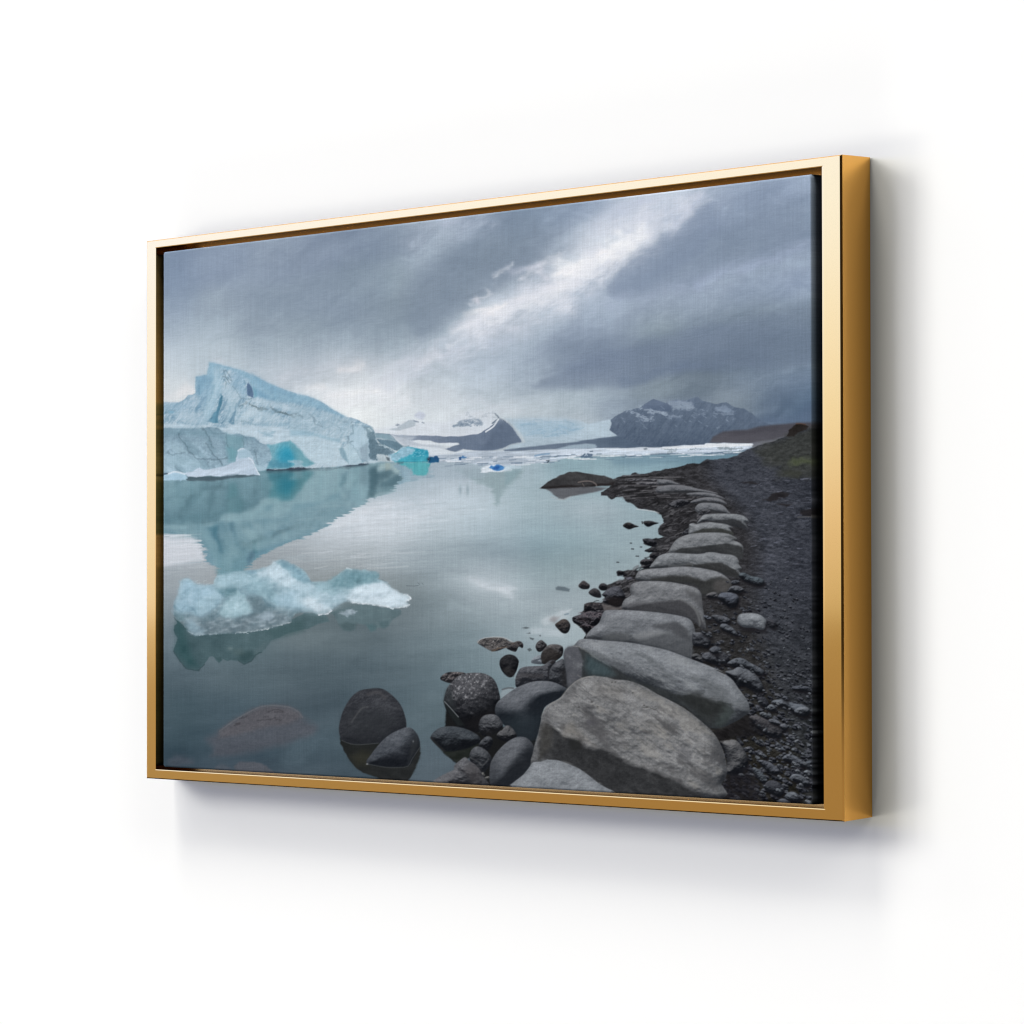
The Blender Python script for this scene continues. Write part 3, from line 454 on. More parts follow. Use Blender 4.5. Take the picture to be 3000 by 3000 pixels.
fill(tA([(1060,1600),(1080,1560),(1180,1540),(1290,1560),(1330,1615),(1200,1615)]),(172,190,208),6,.6)
fill(tA([(820,1640),(900,1615),(1060,1600),(960,1630)]),(92,112,126),3,.7)
stroke(tA([(1190,1385),(1240,1430),(1290,1540),(1335,1615)]),3,(216,226,236),.7); stroke(tA([(1045,1290),(1080,1265),(1120,1262)]),3,(206,218,228),.7)
fill(tA([(1250,1470),(1330,1490),(1420,1545),(1340,1560),(1290,1530)]),(164,190,204),3,.9,0,(3,10,6,5))
# turquoise floe and its mirror
fill(tB([(1350,1350),(1430,1320),(1510,1250),(1600,1230),(1690,1250),(1770,1275),(1862,1290),(1862,1440),(1500,1445),(1380,1430)]),
     lambda x,y,d:np.array([70,160,180],np.float32)+(12*fbm(x,y,18,16,4,181,30))[...,None],1.8,1.,0,(2.5,12,8,182))
fill(tB([(1340,1350),(1430,1320),(1510,1245),(1600,1230),(1680,1255),(1640,1330),(1560,1370),(1470,1390),(1440,1440),(1340,1430)]),(160,190,208),4,.85,0,(6,12,9,183),(18,9,7,3,184))
fill(tB([(1680,1255),(1860,1290),(1860,1370),(1800,1350),(1720,1380),(1660,1340)]),(44,138,164),6,.7,0,(5,10,8,185),(12,10,8,3,186))
for i in range(26): blob(1208+rs.rand()*36,1318+rs.rand()*20,2.2,1.6,(150,200,214),.5)
stroke(tB([(1440,1440),(1600,1442),(1862,1440)]),2,(60,120,138),.6,0)
fill(tB([(1420,1445),(1862,1445),(1868,1560),(1850,1610),(1740,1625),(1650,1620),(1640,1540),(1480,1470)]),(78,164,172),4,.85,0,(5,12,20,187),(14,9,60,3,188))
fill(tB([(1440,1445),(1530,1440),(1520,1460),(1450,1470)]),(70,100,112),4,.7)
fill(tB([(1160,1340),(1250,1345),(1340,1370),(1345,1430),(1280,1440),(1200,1430)]),(168,184,192),3,.85,0,(5,10,8,189),(14,9,7,3,190))
fill(tB([(1290,1370),(1340,1390),(1345,1430),(1310,1420)]),(72,84,92),2.5,.8)
fill(tB([(1280,1445),(1350,1450),(1350,1540),(1290,1560)]),(150,164,160),5,.6)
# deep-blue bergy bits
fill(tC([(755,1060),(790,1055),(830,1060),(850,1038),(880,1042),(905,1090),(900,1130),(830,1138),(750,1140)]),(34,84,122),1.6,.97,0,(3,9,8,5),(10,9,9,3,191))
blob(1255.5,1345,5,5,(26,44,60),.9); fill(tC([(830,1045),(870,1045),(890,1090),(860,1110),(830,1090)]),(44,76,118),2,.7)
fill(tC([(1180,1060),(1230,1038),(1285,1055),(1260,1075),(1215,1082),(1210,1105),(1180,1095)]),(70,116,164),1.4,.95,0,(2.5,8,6,6)); fill(tC([(1178,1062),(1210,1050),(1215,1100),(1180,1098)]),(44,74,116),1.6,.8)
stroke(tC([(920,1110),(1050,1105),(1180,1085)]),2,(216,222,230),.7,0); fill(tC([(905,1120),(980,1100),(1000,1125),(920,1135)]),(150,162,176),2,.7)
fill(tC([(1490,1200),(1600,1170),(1850,1170),(1932,1220),(1932,1260),(1700,1275),(1495,1268)]),(216,224,232),2,.85,0,(6,20,4,192,.4),(16,24,4,3,193))
fill(tC([(1610,1210),(1640,1185),(1700,1180),(1720,1165),(1760,1170),(1850,1190),(1820,1230),(1740,1250),(1660,1245)]),(62,120,180),1.8,.95,0,(3,9,6,194),(14,9,7,3,195))
fill(tC([(1660,1215),(1700,1185),(1740,1175),(1760,1200),(1730,1240),(1670,1238)]),(40,84,150),2.6,.75)
fill(tD([(-10,1010),(60,1000),(190,1005),(190,1035),(60,1050),(0,1080)]),(186,204,216),2.5,.75,0,(5,20,4,8,.4),(10,20,4,3,196))
fill(tD([(0,1075),(60,1050),(190,1040),(180,1080),(110,1160),(0,1240)]),(132,158,166),6,.6)
# far-left snow lip etc done; scattered sticks on the water
for q in ([(1190,1716),(1214,1717),(1226,1715)],[(1224,1707),(1230,1713)],[(1236,1708),(1240,1712)]): stroke(q,1,(72,86,94),.6,0,1.4)

# ---- the shore
SH=tD([(1310,1165),(1420,1120),(1500,1125),(1530,1095),(1570,1080),(1600,1100),(1680,1100),(1800,1075),(1925,1055)])+tE([(0,1035),(100,1015),(200,1000),(300,965),(380,955),(450,955),(520,910),(620,910),(800,890),(900,850),(1000,800),(1100,760),(1200,725),(1300,700),(1400,660),(1460,640),(1560,600),(1740,540),(1800,530),(1960,515)])+[(2440,1240),(2440,2400),(2060,2400),(1900,2200),(1680,1900),(1716,1862)]+tK([(460,1500),(400,1440),(330,1390),(310,1325),(450,1275),(450,1170),(540,1145),(640,1150),(670,1140),(700,1090),(650,1050),(700,1040),(720,1010),(620,970),(650,930),(720,940),(830,900),(930,870),(930,850),(840,830),(830,790),(960,760),(1090,770),(1220,745),(1140,740),(1110,670),(1220,640),(1220,600),(1290,555),(1160,540),(1250,490),(1150,460),(1140,400),(1250,400),(1400,375),(1330,340),(1320,270),(1390,200),(1370,150)])+tD([(1900,1650),(1880,1600),(1800,1555),(1700,1535),(1600,1520),(1530,1465),(1450,1430),(1410,1370),(1370,1360),(1320,1400),(1280,1410),(1220,1370),(1150,1365),(1150,1330),(1190,1310),(1240,1270),(1330,1210)])
def shore(x,y,d):
    k=np.clip((x-np.interp(y,[1280,1400,1500,1600,1800,2000,2300],[2020,2050,2150,2190,2180,2230,2330]))/60,0,1)
    a=fbm(x,y,34,11,4,201,14); b=fbm(x,y,11,4,3,203,12); c=np.random.RandomState(9).randn(*x.shape).astype(np.float32)
    g=np.array([49,49,52],np.float32)+k[...,None]*np.array([12,15,20],np.float32)
    a=a+.9*relief(x,y,20,8,221,10); b=b+1.0*relief(x,y,7,4,223,8)
    dk=np.clip((y-1700)/500,0,1)[...,None]*np.array([10,11,17],np.float32)
    vig=np.clip((x-2250)/150,0,1)[...,None]*10
    return g-dk-vig+(9*a+11*b+4*c)[...,None]*np.array([1,1,1.06])
fill(SH,shore,1.6,1.,0,(2.5,14,10,205))
# grass on the bank
fill(tE([(1060,790),(1200,730),(1400,665),(1560,605),(1740,545),(1960,520),(1960,1120),(1700,1120),(1500,1090),(1350,1120),(1380,1010),(1180,960),(1150,880)]),(58,60,54),16,.62,0,(10,30,14,206),[(11,20,7,4,207,-20),(9,7,4,3,208)])
fill(tE([(1500,940),(1560,890),(1660,880),(1780,900),(1780,960),(1640,970),(1510,990)]),(82,90,66),9,.65,0,(8,14,8,209),[(14,9,5,3,210)])
fill(tE([(1400,1090),(1500,1040),(1640,1060),(1600,1120),(1440,1130)]),(58,60,52),9,.6,0,(8,20,8,209),(9,12,6,3,210))
fill(tE([(1465,640),(1480,600),(1540,510),(1600,485),(1680,485),(1720,520),(1690,555),(1600,590),(1560,640)]),(40,37,36),2,1.,0,(3,14,10,7),(8,14,9,4,211,-30))
stroke(tE([(1580,488),(1640,487),(1690,500)]),3,(92,72,62),.7)
for q in ([(1270,1370),(1290,1320),(1400,1290),(1500,1300),(1480,1340),(1380,1380)],[(1340,1440),(1420,1430),(1530,1440),(1470,1460)],[(1600,1560),(1640,1510),(1780,1480),(1780,1590)],[(940,1180),(1040,1170),(1140,1190),(1040,1200)],[(1180,1390),(1280,1360),(1380,1380),(1260,1400)]): fill(tE(q),(34,32,34),3,.85,0,(4,16,8,8),(5,12,6,3,8))
for i in range(90):
    x0=2190+rs.rand()*190; y=1400+rs.rand()*260; L=5+rs.rand()*16
    stroke([(x0,y),(x0+L,y+2-rs.rand()*5)],1.4,(122,126,142) if rs.rand()<.6 else (36,35,40),.3+.3*rs.rand(),0,1.2)
stroke(tE([(1640,1140),(1780,1135),(1900,1150)]),4,(112,116,132),.7,0,2,(6,14,6,4))
stroke(tE([(1600,1590),(1760,1585)]),2,(108,108,108),.6,0)
# rubble strokes along the water
for i in range(520):
    t=rs.rand(); yy=1425+t*400
    xl=np.interp(yy,[1425,1450,1480,1520,1545,1570,1610,1650,1680,1720,1760,1790,1830],[1790,1850,1890,1945,1930,1960,1900,1880,1830,1790,1740,1700,1690])
    xr=np.interp(yy,[1425,1470,1530,1580,1640,1700,1760,1830],[2010,2060,2050,2020,1990,1900,1850,1780])
    x0=xl+rs.rand()*(xr-xl); L=6+rs.rand()*20; an=-.35+rs.randn()*.25
    stroke([(x0,yy),(x0+L*.5,yy+L*.5*an-1.5),(x0+L,yy+L*an)],1.8+rs.rand()*2.6,(98,98,102) if rs.rand()<.42 else (25,25,27),.3+.4*rs.rand(),2,1.6)
for i in range(160):
    x0=1800+rs.rand()*190; y=1392+rs.rand()*70+max(0,(x0-1900))*.1; L=16+rs.rand()*46
    stroke([(x0,y),(x0+L,y+1-rs.rand()*5)],1.5+rs.rand()*1.6,(106,105,109) if rs.rand()<.45 else (30,30,32),.35+.3*rs.rand(),0,1.5)
# the low dark spit
fill(tD([(420,1275),(470,1270),(560,1330),(640,1400),(700,1408),(800,1370),(960,1345),(1150,1305),(1240,1270),(1000,1255),(640,1265)]),(90,92,97),3,.95,0,(3,30,5,212,.3),(5,30,6,3,213))
stroke(tD([(550,1375),(620,1405),(700,1412),(790,1372)]),1.6,(168,168,168),.6,2)
fill(tD([(420,1275),(520,1200),(640,1130),(720,1100),(790,1078),(850,1073),(930,1085),(1050,1110),(1180,1125),(1280,1155),(1340,1200),(1300,1240),(1120,1250),(900,1258),(640,1272),(460,1282)]),
     lambda x,y,d:np.array([59,59,61],np.float32)+(9*fbm(x,y,30,12,4,215,20)+4*fbm(x,y,5,4,2,216)+np.clip((1405-y)/30,-1,.6)*7)[...,None],1.6,1.,0,(2,16,8,217))
fill(tD([(430,1278),(560,1245),(800,1240),(950,1250),(1100,1225),(1200,1215),(1320,1205),(1290,1245),(1100,1252),(700,1272)]),(34,31,32),4,.85,0,(3,16,5,7))
stroke(tD([(880,1205),(960,1190),(1040,1195),(1090,1225),(1100,1245)]),3,(116,108,106),.8,3,1.5); stroke(tD([(930,1220),(950,1250)]),2,(108,100,98),.7,0)
# small stones in the shallows
def stone(pts,lit=(84,78,78),dark=(26,24,25),seed=1,**k): rock(pts,lit,dark,seed=seed,**k)
stone(tK([(905,240),(940,210),(985,205),(1040,230),(1090,252),(1040,265),(980,285),(930,265)]),(66,58,52),(30,28,28),3)
stone(tK([(1145,205),(1165,188),(1230,185),(1290,200),(1325,212),(1270,230),(1210,255),(1170,240)]),(62,56,54),(28,26,27),4)
stroke(tK([(1132,195),(1136,215)]),3,(44,44,48),.9,0)
stroke(tK([(1060,45),(1180,60),(1280,75),(1330,95)]),1.8,(206,210,214),.7,2)
for a,b,w in ((1075,600,10),(1172,622,5),(1020,515,8),(845,672,7),(1120,492,5),(1000,446,5)): stroke(tK([(a-w*1.6,b),(a+w*1.6,b+2)]),2.6,(44,48,52),.85,0,1.2)
fill(tK([(110,975),(140,955),(220,965),(280,990),(270,1020),(190,1010),(120,1000)]),(88,100,108),3,.85)
stone(tK([(380,955),(410,910),(445,890),(490,920),(515,945),(500,985),(430,990)]),(82,70,68),(38,35,36),5)
stone(tK([(500,1030),(540,990),(580,980),(630,1010),(650,1080),(610,1092),(540,1070)]),(76,68,68),(40,38,40),6)
stone(tK([(618,970),(640,930),(680,920),(715,945),(710,1000),(650,1005)]),(70,64,66),(30,28,29),7)
stone(tK([(660,1060),(700,1010),(760,970),(840,955),(900,1000),(930,1090),(890,1170),(830,1200),(740,1170),(670,1140),(700,1090)]),(86,86,94),(26,24,25),8,rough=.5)
fill(tK([(700,1100),(800,1080),(920,1100),(890,1170),(830,1200),(740,1170)]),(32,29,30),6,.8)
stone(tK([(1110,670),(1140,640),(1200,635),(1260,650),(1230,700),(1150,705)]),(84,78,80),(26,24,25),9); stone(tK([(1140,740),(1180,705),(1240,700),(1230,745)]),(52,48,50),(22,20,22),10)
stone(tK([(1140,420),(1160,395),(1230,395),(1300,430),(1290,490),(1200,475)]),(72,70,74),(26,24,25),11,rough=.5); stone(tK([(1160,540),(1200,515),(1290,505),(1300,550),(1220,555)]),(58,54,54),(20,19,20),12); stone(tK([(1220,600),(1250,560),(1320,560),(1330,600),(1280,635)]),(74,68,68),(24,22,24),13)
stone(tK([(830,790),(860,770),(920,790),(960,830),(900,840),(850,830)]),(60,55,56),(24,22,24),14)
fill(tK([(835,865),(880,830),(910,835),(900,880),(850,880)]),(160,176,186),3,.7,0,(3,8,6,3))
fill(tK([(930,850),(1000,845),(1020,870),(960,880)]),(120,122,138),3,.6)
stone(tK([(450,1275),(450,1180),(490,1150),(560,1145),(640,1160),(680,1230),(640,1250),(560,1260),(500,1250)]),(78,68,66),(28,25,26),15,rough=.5,spec=20)
stone(tK([(310,1325),(400,1290),(500,1250),(600,1240),(680,1240),(660,1320),(620,1390),(540,1450),(470,1510),(440,1460),(400,1410),(330,1390)]),(84,76,80),(22,20,22),16,rough=1.1,spec=30)
for i in range(26):
    x0=1690+rs.rand()*60; y=1795+rs.rand()*45
    stroke([(x0,y),(x0+12,y-3),(x0+22,y+4)],2,(112,102,108) if i%2 else (28,25,28),.6,2,1.2)
fill(tK([(660,1160),(740,1180),(830,1205),(900,1200),(890,1230),(680,1240)]),(98,94,94),4,.8,0,None,(6,12,6,3,6))
stone(tK([(105,1410),(150,1370),(200,1343),(250,1355),(285,1410),(270,1480),(235,1512),(190,1505),(140,1460)]),(92,76,66),(36,32,30),17)
blob(1622,1815,12,8,(120,118,122),.5)
stroke(tK([(180,1250),(230,1258),(300,1225)]),2,(204,210,216),.4,2,4); stroke(tK([(220,1290),(260,1280)]),4,(110,128,140),.7,0)

# ---- causeway of boulders, far to near
def slab(out,under,lit=(128,132,136),dark=(52,54,58),ud=(54,56,60),seed=1,ub=3.,sm=3,R=None):
    rock(out,lit,dark,R=R or 16,sm=sm,rough=.25,grain=5,seed=seed,light=(-.1,-.75,.75),amb=.22,bump=10)
    if under: fill(under,tuple(v*.84 for v in ud),ub,.9,2,(2.5,14,8,seed+2),[(6,30,9,3,seed+4,12),(4,4,4,2,seed+5)])
FL=(118,118,122)
for q,s in (([(1440,1180),(1560,1165),(1760,1160),(1932,1175),(1932,1195),(1700,1190)],21),([(1560,1215),(1750,1200),(1932,1210),(1932,1230),(1700,1235)],22)): rock(tD(q),(126,122,126),(60,57,60),R=7,seed=s,rough=.4)
slab(tE([(-60,1150),(0,1145),(80,1150),(160,1180),(215,1202),(100,1208),(-40,1200)]),None,FL,seed=31,R=8)
slab(tE([(-60,1235),(0,1222),(120,1208),(280,1220),(420,1255),(560,1280),(660,1312),(500,1300),(330,1300),(170,1300),(-60,1300)]),tE([(0,1290),(170,1275),(330,1280),(480,1290),(330,1300),(170,1310),(0,1310)]),FL,seed=32,R=9)
slab(tE([(280,1315),(360,1300),(480,1295),(600,1310),(680,1340),(740,1375),(600,1360),(500,1350),(330,1335)]),None,FL,seed=33,R=8)
slab(tE([(325,1412),(420,1372),(520,1355),(640,1362),(720,1392),(760,1440),(650,1425),(500,1415),(400,1425)]),tE([(400,1425),(520,1400),(650,1410),(740,1440),(600,1430)]),FL,seed=34,R=9)
rock(tE([(70,1450),(150,1390),(230,1375),(300,1390),(330,1420),(250,1460),(160,1480)]),(92,90,94),(34,32,34),seed=35,rough=.7)
slab(tE([(385,1490),(430,1432),(520,1420),(650,1430),(730,1460),(780,1520),(805,1550),(700,1545),(560,1515),(470,1530),(420,1540)]),tE([(500,1510),(580,1500),(700,1530),(800,1550),(680,1550),(560,1530)]),(124,126,130),seed=36,R=11)
rock(tE([(420,1560),(480,1500),(560,1500),(560,1540),(480,1570)]),(96,95,98),(40,38,40),seed=37)
slab(tM([(340,140),(400,60),(440,30),(560,20),(700,20),(830,25),(920,50),(970,90),(978,120),(935,130),(965,185),(940,195),(850,185),(760,165),(640,145),(480,110),(400,125)]),tM([(500,122),(620,97),(740,92),(830,92),(900,130),(965,185),(860,180),(740,160),(600,132)]),(132,136,138),seed=38,R=13)
rock(tM([(150,280),(190,230),(240,200),(250,250),(230,285)]),(86,87,92),(34,33,35),seed=39)
slab(tM([(240,265),(245,190),(250,150),(300,138),(340,150),(400,135),(500,125),(620,138),(700,150),(760,175),(782,192),(745,202),(772,240),(790,280),(700,266),(560,256),(400,260),(270,280)]),tM([(275,275),(360,222),(460,202),(580,200),(700,215),(770,240),(785,280),(650,258),(400,258)]),(134,138,140),(60,63,64),(62,64,62),seed=40,R=14)
slab(tM([(0,505),(30,420),(80,350),(140,310),(240,275),(400,255),(560,252),(700,262),(780,290),(835,327),(800,350),(870,380),(912,430),(908,520),(890,575),(830,545),(760,522),(640,502),(500,492),(340,512),(150,510)]),tM([(60,498),(130,450),(250,440),(400,420),(560,400),(700,388),(800,400),(900,440),(908,560),(850,560),(760,522),(540,492),(340,512)]),(134,137,138),(66,68,68),(60,62,64),seed=41,R=18)
fill(tM([(690,300),(760,292),(830,328),(760,330)]),(72,75,78),4,.8)
slab(tK([(1225,745),(1260,680),(1290,635),(1340,592),(1450,562),(1600,567),(1780,576),(1880,565)])+tM([(450,500),(540,495),(650,515),(760,525),(830,555),(860,610),(855,640),(895,695),(860,720),(885,770),(850,805),(760,785),(690,775),(560,725),(300,680),(140,668),(0,682)]),tM([(275,655),(400,640),(540,620),(660,632),(760,680),(850,740),(870,800),(760,790),(690,770),(600,727),(420,695)]),(134,138,140),(66,69,70),(58,59,60),seed=42,R=20)
fill(tK([(1650,700),(1690,680),(1720,690),(1715,725),(1640,720)]),(58,58,58),3,.7); stroke(tM([(0,665),(120,655),(270,640),(290,660)]),4,(84,86,88),.7,2,2)
slab(tK([(1075,890),(1080,790),(1110,770),(1200,752),(1400,740),(1600,722),(1800,738),(1880,752)])+tM([(450,700),(580,730),(680,780),(755,850),(765,905),(740,955),(690,995),(560,1015),(410,1025),(395,960),(340,910),(250,885),(0,868)]),tK([(1230,888),(1330,850),(1450,832),(1600,828),(1720,845),(1860,890)])+tM([(480,835),(580,800),(660,800),(755,860),(760,930),(690,990),(560,1012),(410,1022),(390,950),(300,895),(100,868)]),(134,136,138),(62,64,66),(58,59,59),seed=43,R=22,ub=5)
fill(tM([(540,900),(600,840),(700,830),(755,870),(750,930),(690,985),(580,990)]),(82,80,80),9,.7,2,None,(8,12,8,3,8))
slab(tK([(895,1195),(905,1140),(940,1100),(1000,1062),(985,1000),(1000,945),(1040,915),(1150,895),(1400,900),(1600,930),(1740,965),(1800,1000),(1832,1060),(1842,1180),(1865,1300),(1885,1450),(1840,1450),(1750,1380),(1650,1330),(1400,1282),(1100,1252),(910,1225)]),tK([(960,1215),(1100,1175),(1250,1150),(1400,1130),(1590,1120),(1700,1180),(1800,1260),(1865,1420),(1840,1440),(1750,1370),(1650,1320),(1400,1275),(1100,1248)]),(132,133,134),(62,63,66),(70,71,75),seed=44,R=26,ub=6)
fill(tK([(1640,1000),(1740,1010),(1820,1080),(1835,1200),(1760,1150),(1680,1070)]),(78,79,82),8,.7,2,None,(8,10,10,3,9))
for q in ([(1700,1180),(1780,1260),(1820,1400)],[(1580,1110),(1690,1165),(1790,1250),(1850,1370)],[(1740,1210),(1800,1330),(1810,1420)]): stroke(tK(q),4,(104,106,108),.5,3,3)
fill(tK([(930,1180),(1050,1140),(1200,1130),(1100,1170),(960,1215)]),(98,98,102),8,.6)
slab(tK([(465,1550),(540,1455),(620,1390),(660,1290),(690,1247),(760,1237),(850,1235),(1100,1245),(1400,1275),(1600,1310),(1700,1350),(1742,1420),(1757,1500),(1742,1600),(1722,1700),(1702,1815),(1500,1740),(1300,1680),(1100,1640),(900,1620),(700,1600),(520,1580)]),None,(130,134,138),(66,69,72),seed=45,R=32)
fill(tK([(660,1585),(700,1530),(780,1505),(880,1500),(980,1530),(1010,1570),(900,1600),(800,1600)]),(78,81,84),8,.75,2,(4,14,10,7),(8,12,8,3,9))
fill(tK([(1000,1590),(1160,1560),(1300,1520),(1430,1490),(1500,1520),(1470,1420),(1530,1380),(1640,1450),(1700,1560),(1722,1650),(1700,1800),(1480,1730),(1280,1670),(1080,1630)]),(76,79,83),8,.8,2,(4,16,12,8),[(8,20,9,3,9),(4,4,4,2,10)])
fill(tK([(1020,1540),(1120,1500),(1260,1470),(1370,1480),(1470,1510),(1380,1520),(1240,1560),(1090,1590)]),(124,127,130),7,.65,2)
fill(tK([(1240,1430),(1420,1380),(1560,1400),(1680,1500),(1700,1600),(1560,1540),(1440,1470),(1330,1460)]),(70,72,76),8,.75,2,(4,14,10,8),(7,14,9,3,9))
# gravel on the landward side, with its stones
for i in range(900):
    y=1690+rs.rand()**.8*680; xl=np.interp(y,[1690,1760,1850,1950,2050,2120,2200,2300,2380],[2140,2085,2055,2060,2180,2200,2120,2115,2110])
    x0=xl+rs.rand()**1.1*(2400-xl); k=np.clip((y-1650)/600,0,1); r=2.2+k*4.5*rs.rand()+rs.rand()*2
    if rs.rand()<.5*(1-k): r*=.6
    a=rs.rand()*6.3; n=7; an=.45+.2*rs.randn()
    P=[(np.cos(t)*r*(1.5+.5*rs.rand()),np.sin(t)*r*(.75+.25*rs.rand())) for t in np.linspace(0,6.28,n,endpoint=False)]
    P=[(x0+u*np.cos(an)-v*np.sin(an),y+u*np.sin(an)+v*np.cos(an)) for u,v in P]
    g=70+rs.rand()*42-10*np.clip((x0-2300)/100,0,1)
    rock(P,(g,g+2,g+8+rs.rand()*4),(20,19,22),sm=2,seed=int(i),rough=.2,grain=3,blur=1.2)
for q,c,sd in (
 (tM([(860,790),(880,750),(940,750),(1010,790),(1090,800),(1160,830),(1170,880),(1110,910),(1000,880),(910,840)]),(84,98,106),51),
 (tM([(760,870),(790,840),(850,840),(860,870),(800,890)]),(92,96,104),52),(tM([(720,980),(760,920),(830,905),(900,930),(920,970),(850,1000),(790,990)]),(96,98,104),53),
 (tM([(450,1030),(500,995),(560,983),(600,1010),(600,1050),(520,1060)]),(104,100,100),54),
 (tM([(605,1060),(620,1010),(690,990),(780,995),(850,1030),(855,1100),(830,1160),(760,1180),(680,1130)]),(92,98,112),55),
 (tM([(420,1290),(440,1270),(490,1280),(530,1310),(480,1325)]),(98,104,118),56),
 (tM([(520,1280),(580,1265),(670,1280),(740,1310),(750,1350),(690,1380),(610,1370),(560,1330)]),(90,92,98),57),
 (tM([(625,1410),(650,1375),(720,1385),(800,1440),(840,1500),(830,1530),(740,1490),(650,1450)]),(98,104,112),58),
 (tM([(290,1500),(340,1480),(430,1490),(500,1560),(510,1620),(470,1680),(410,1650),(300,1640)]),(88,90,96),59),
 (tM([(380,1450),(450,1480),(540,1530),(500,1545),(420,1500)]),(84,88,94),60),
 (tM([(400,1780),(440,1735),(510,1725),(580,1770),(635,1860),(630,1900),(540,1870),(440,1830)]),(84,86,92),61),
 (tM([(570,1760),(620,1710),(690,1730),(740,1790),(730,1850),(650,1870),(610,1830)]),(80,80,84),62),
 (tM([(490,1700),(560,1650),(630,1670),(640,1710),(560,1750)]),(88,92,100),63),
 (tM([(280,1760),(340,1740),(400,1780),(420,1860),(330,1820),(285,1800)]),(88,88,88),64),
 (tN([(720,100),(760,60),(840,30),(920,40),(1000,90),(1080,130),(1160,180),(1180,220),(1120,250),(1040,210),(960,170),(860,150),(800,150)]),(92,98,106),65),
 (tN([(690,205),(780,180),(830,150),(880,143),(980,180),(1070,240),(1130,320),(1165,400),(1150,450),(1090,460),(1000,420),(900,370),(850,400),(800,320)]),(100,104,110),66),
 (tN([(1080,530),(1130,510),(1190,520),(1230,600),(1190,640),(1110,600)]),(64,64,70),67),
 (tN([(1190,660),(1240,605),(1300,615),(1330,660),(1280,690),(1220,680)]),(108,116,124),68),
 (tN([(1115,710),(1160,695),(1210,720),(1230,770),(1180,790),(1130,750)]),(108,114,120),69),
 (tN([(1260,570),(1330,545),(1430,550),(1540,590),(1640,610),(1720,650),(1740,700),(1680,750),(1560,730),(1440,640),(1330,620)]),(98,106,116),70),
 (tN([(1540,680),(1600,640),(1700,640),(1730,700),(1680,750),(1580,730)]),(108,114,122),71),
 (tN([(1380,530),(1420,500),(1470,520),(1450,560)]),(100,106,116),72),
 (tN([(1500,400),(1560,375),(1680,380),(1760,410),(1760,460),(1640,440),(1540,430)]),(80,84,94),73),
 (tN([(980,760),(1080,740),(1200,790),(1320,860),(1390,940),(1370,1010),(1280,1010),(1150,950),(1040,860)]),(84,78,78),74),
 (tN([(1220,800),(1270,780),(1340,800),(1380,840),(1340,860),(1260,840)]),(102,106,114),75),(tN([(1370,850),(1430,840),(1460,890),(1420,930),(1370,890)]),(96,98,106),76),
 (tN([(620,1065),(700,1045),(790,1035),(850,1065),(920,1160),(960,1240),(970,1330),(930,1410),(860,1470),(780,1480),(710,1440),(715,1340),(690,1200)]),(118,115,112),77),
 (tN([(1020,1390),(1060,1380),(1130,1430),(1190,1500),(1210,1550),(1160,1580),(1090,1510),(1030,1430)]),(100,110,118),78),
 (tN([(1100,1300),(1180,1290),(1280,1340),(1360,1420),(1340,1460),(1240,1450),(1160,1380)]),(92,96,106),79),
 (tN([(1390,1270),(1450,1215),(1540,1230),(1640,1300),(1690,1350),(1640,1380),(1520,1340),(1440,1300)]),(98,104,114),80),
 (tN([(1480,1510),(1530,1460),(1620,1470),(1710,1530),(1730,1600),(1680,1620),(1580,1570),(1510,1540)]),(102,108,116),81),
 (tN([(1170,1600),(1230,1540),(1330,1550),(1400,1630),(1410,1700),(1350,1740),(1250,1700),(1180,1650)]),(70,70,76),82),
 (tN([(1430,1720),(1490,1680),(1560,1690),(1610,1740),(1600,1800),(1500,1810),(1440,1770)]),(92,98,106),83),
 (tN([(1340,1790),(1400,1760),(1480,1800),(1490,1840),(1350,1840)]),(92,96,106),84),
 (tN([(1650,1440),(1700,1410),(1770,1430),(1770,1480),(1700,1490)]),(112,120,128),85),
 (tN([(1120,1230),(1170,1215),(1210,1250),(1190,1270)]),(100,106,112),86),
 (tN([(1310,1100),(1360,1095),(1420,1150),(1440,1180),(1380,1170)]),(96,104,116),87),(tN([(1680,1310),(1760,1300),(1770,1400),(1700,1390)]),(84,90,98),88),
 (tM([(1200,1330),(1260,1320),(1310,1370),(1290,1430),(1220,1400)]),(74,72,78),89)):
    cx,cy=np.mean(q,0); fill([(a+4,b+7) for a,b in q],(20,19,22),6,.75,2)
    rock(q,tuple(v*1.1 for v in c),(30,30,33),seed=sd,rough=.25,grain=4)
fill([(a+2,b+8) for a,b in tM([(840,1310),(870,1260),(940,1245),(1040,1245),(1130,1270),(1195,1330),(1185,1440),(1150,1450),(900,1430),(850,1370)])],(28,27,31),7,.8,2)
rock(tM([(840,1310),(870,1260),(940,1245),(1040,1245),(1130,1270),(1195,1330),(1190,1380),(1175,1440),(1120,1450),(1040,1425),(920,1420),(850,1370)]),(136,142,146),(74,78,84),seed=90,rough=.25,light=(-.1,-.7,.8))
for i in range(150):
    y=1885+rs.rand()*475; xl=np.interp(y,[1800,1950,2100,2200,2380],[2090,2110,2200,2180,2130]); x0=xl+rs.rand()*(2385-xl); r=2.5+4.5*rs.rand()*(y-1700)/600
    an=.4+.25*rs.randn(); P=[(x0+np.cos(t)*r*1.5*np.cos(an)-np.sin(t)*r*.85*np.sin(an),y+np.cos(t)*r*1.5*np.sin(an)+np.sin(t)*r*.85*np.cos(an)) for t in np.linspace(0,6.28,7,endpoint=False)]
    g=104+rs.rand()*34; rock(P,(g-4,g+2,g+8),(34,35,38),sm=2,seed=900+i,rough=.2,grain=3,blur=1.2)
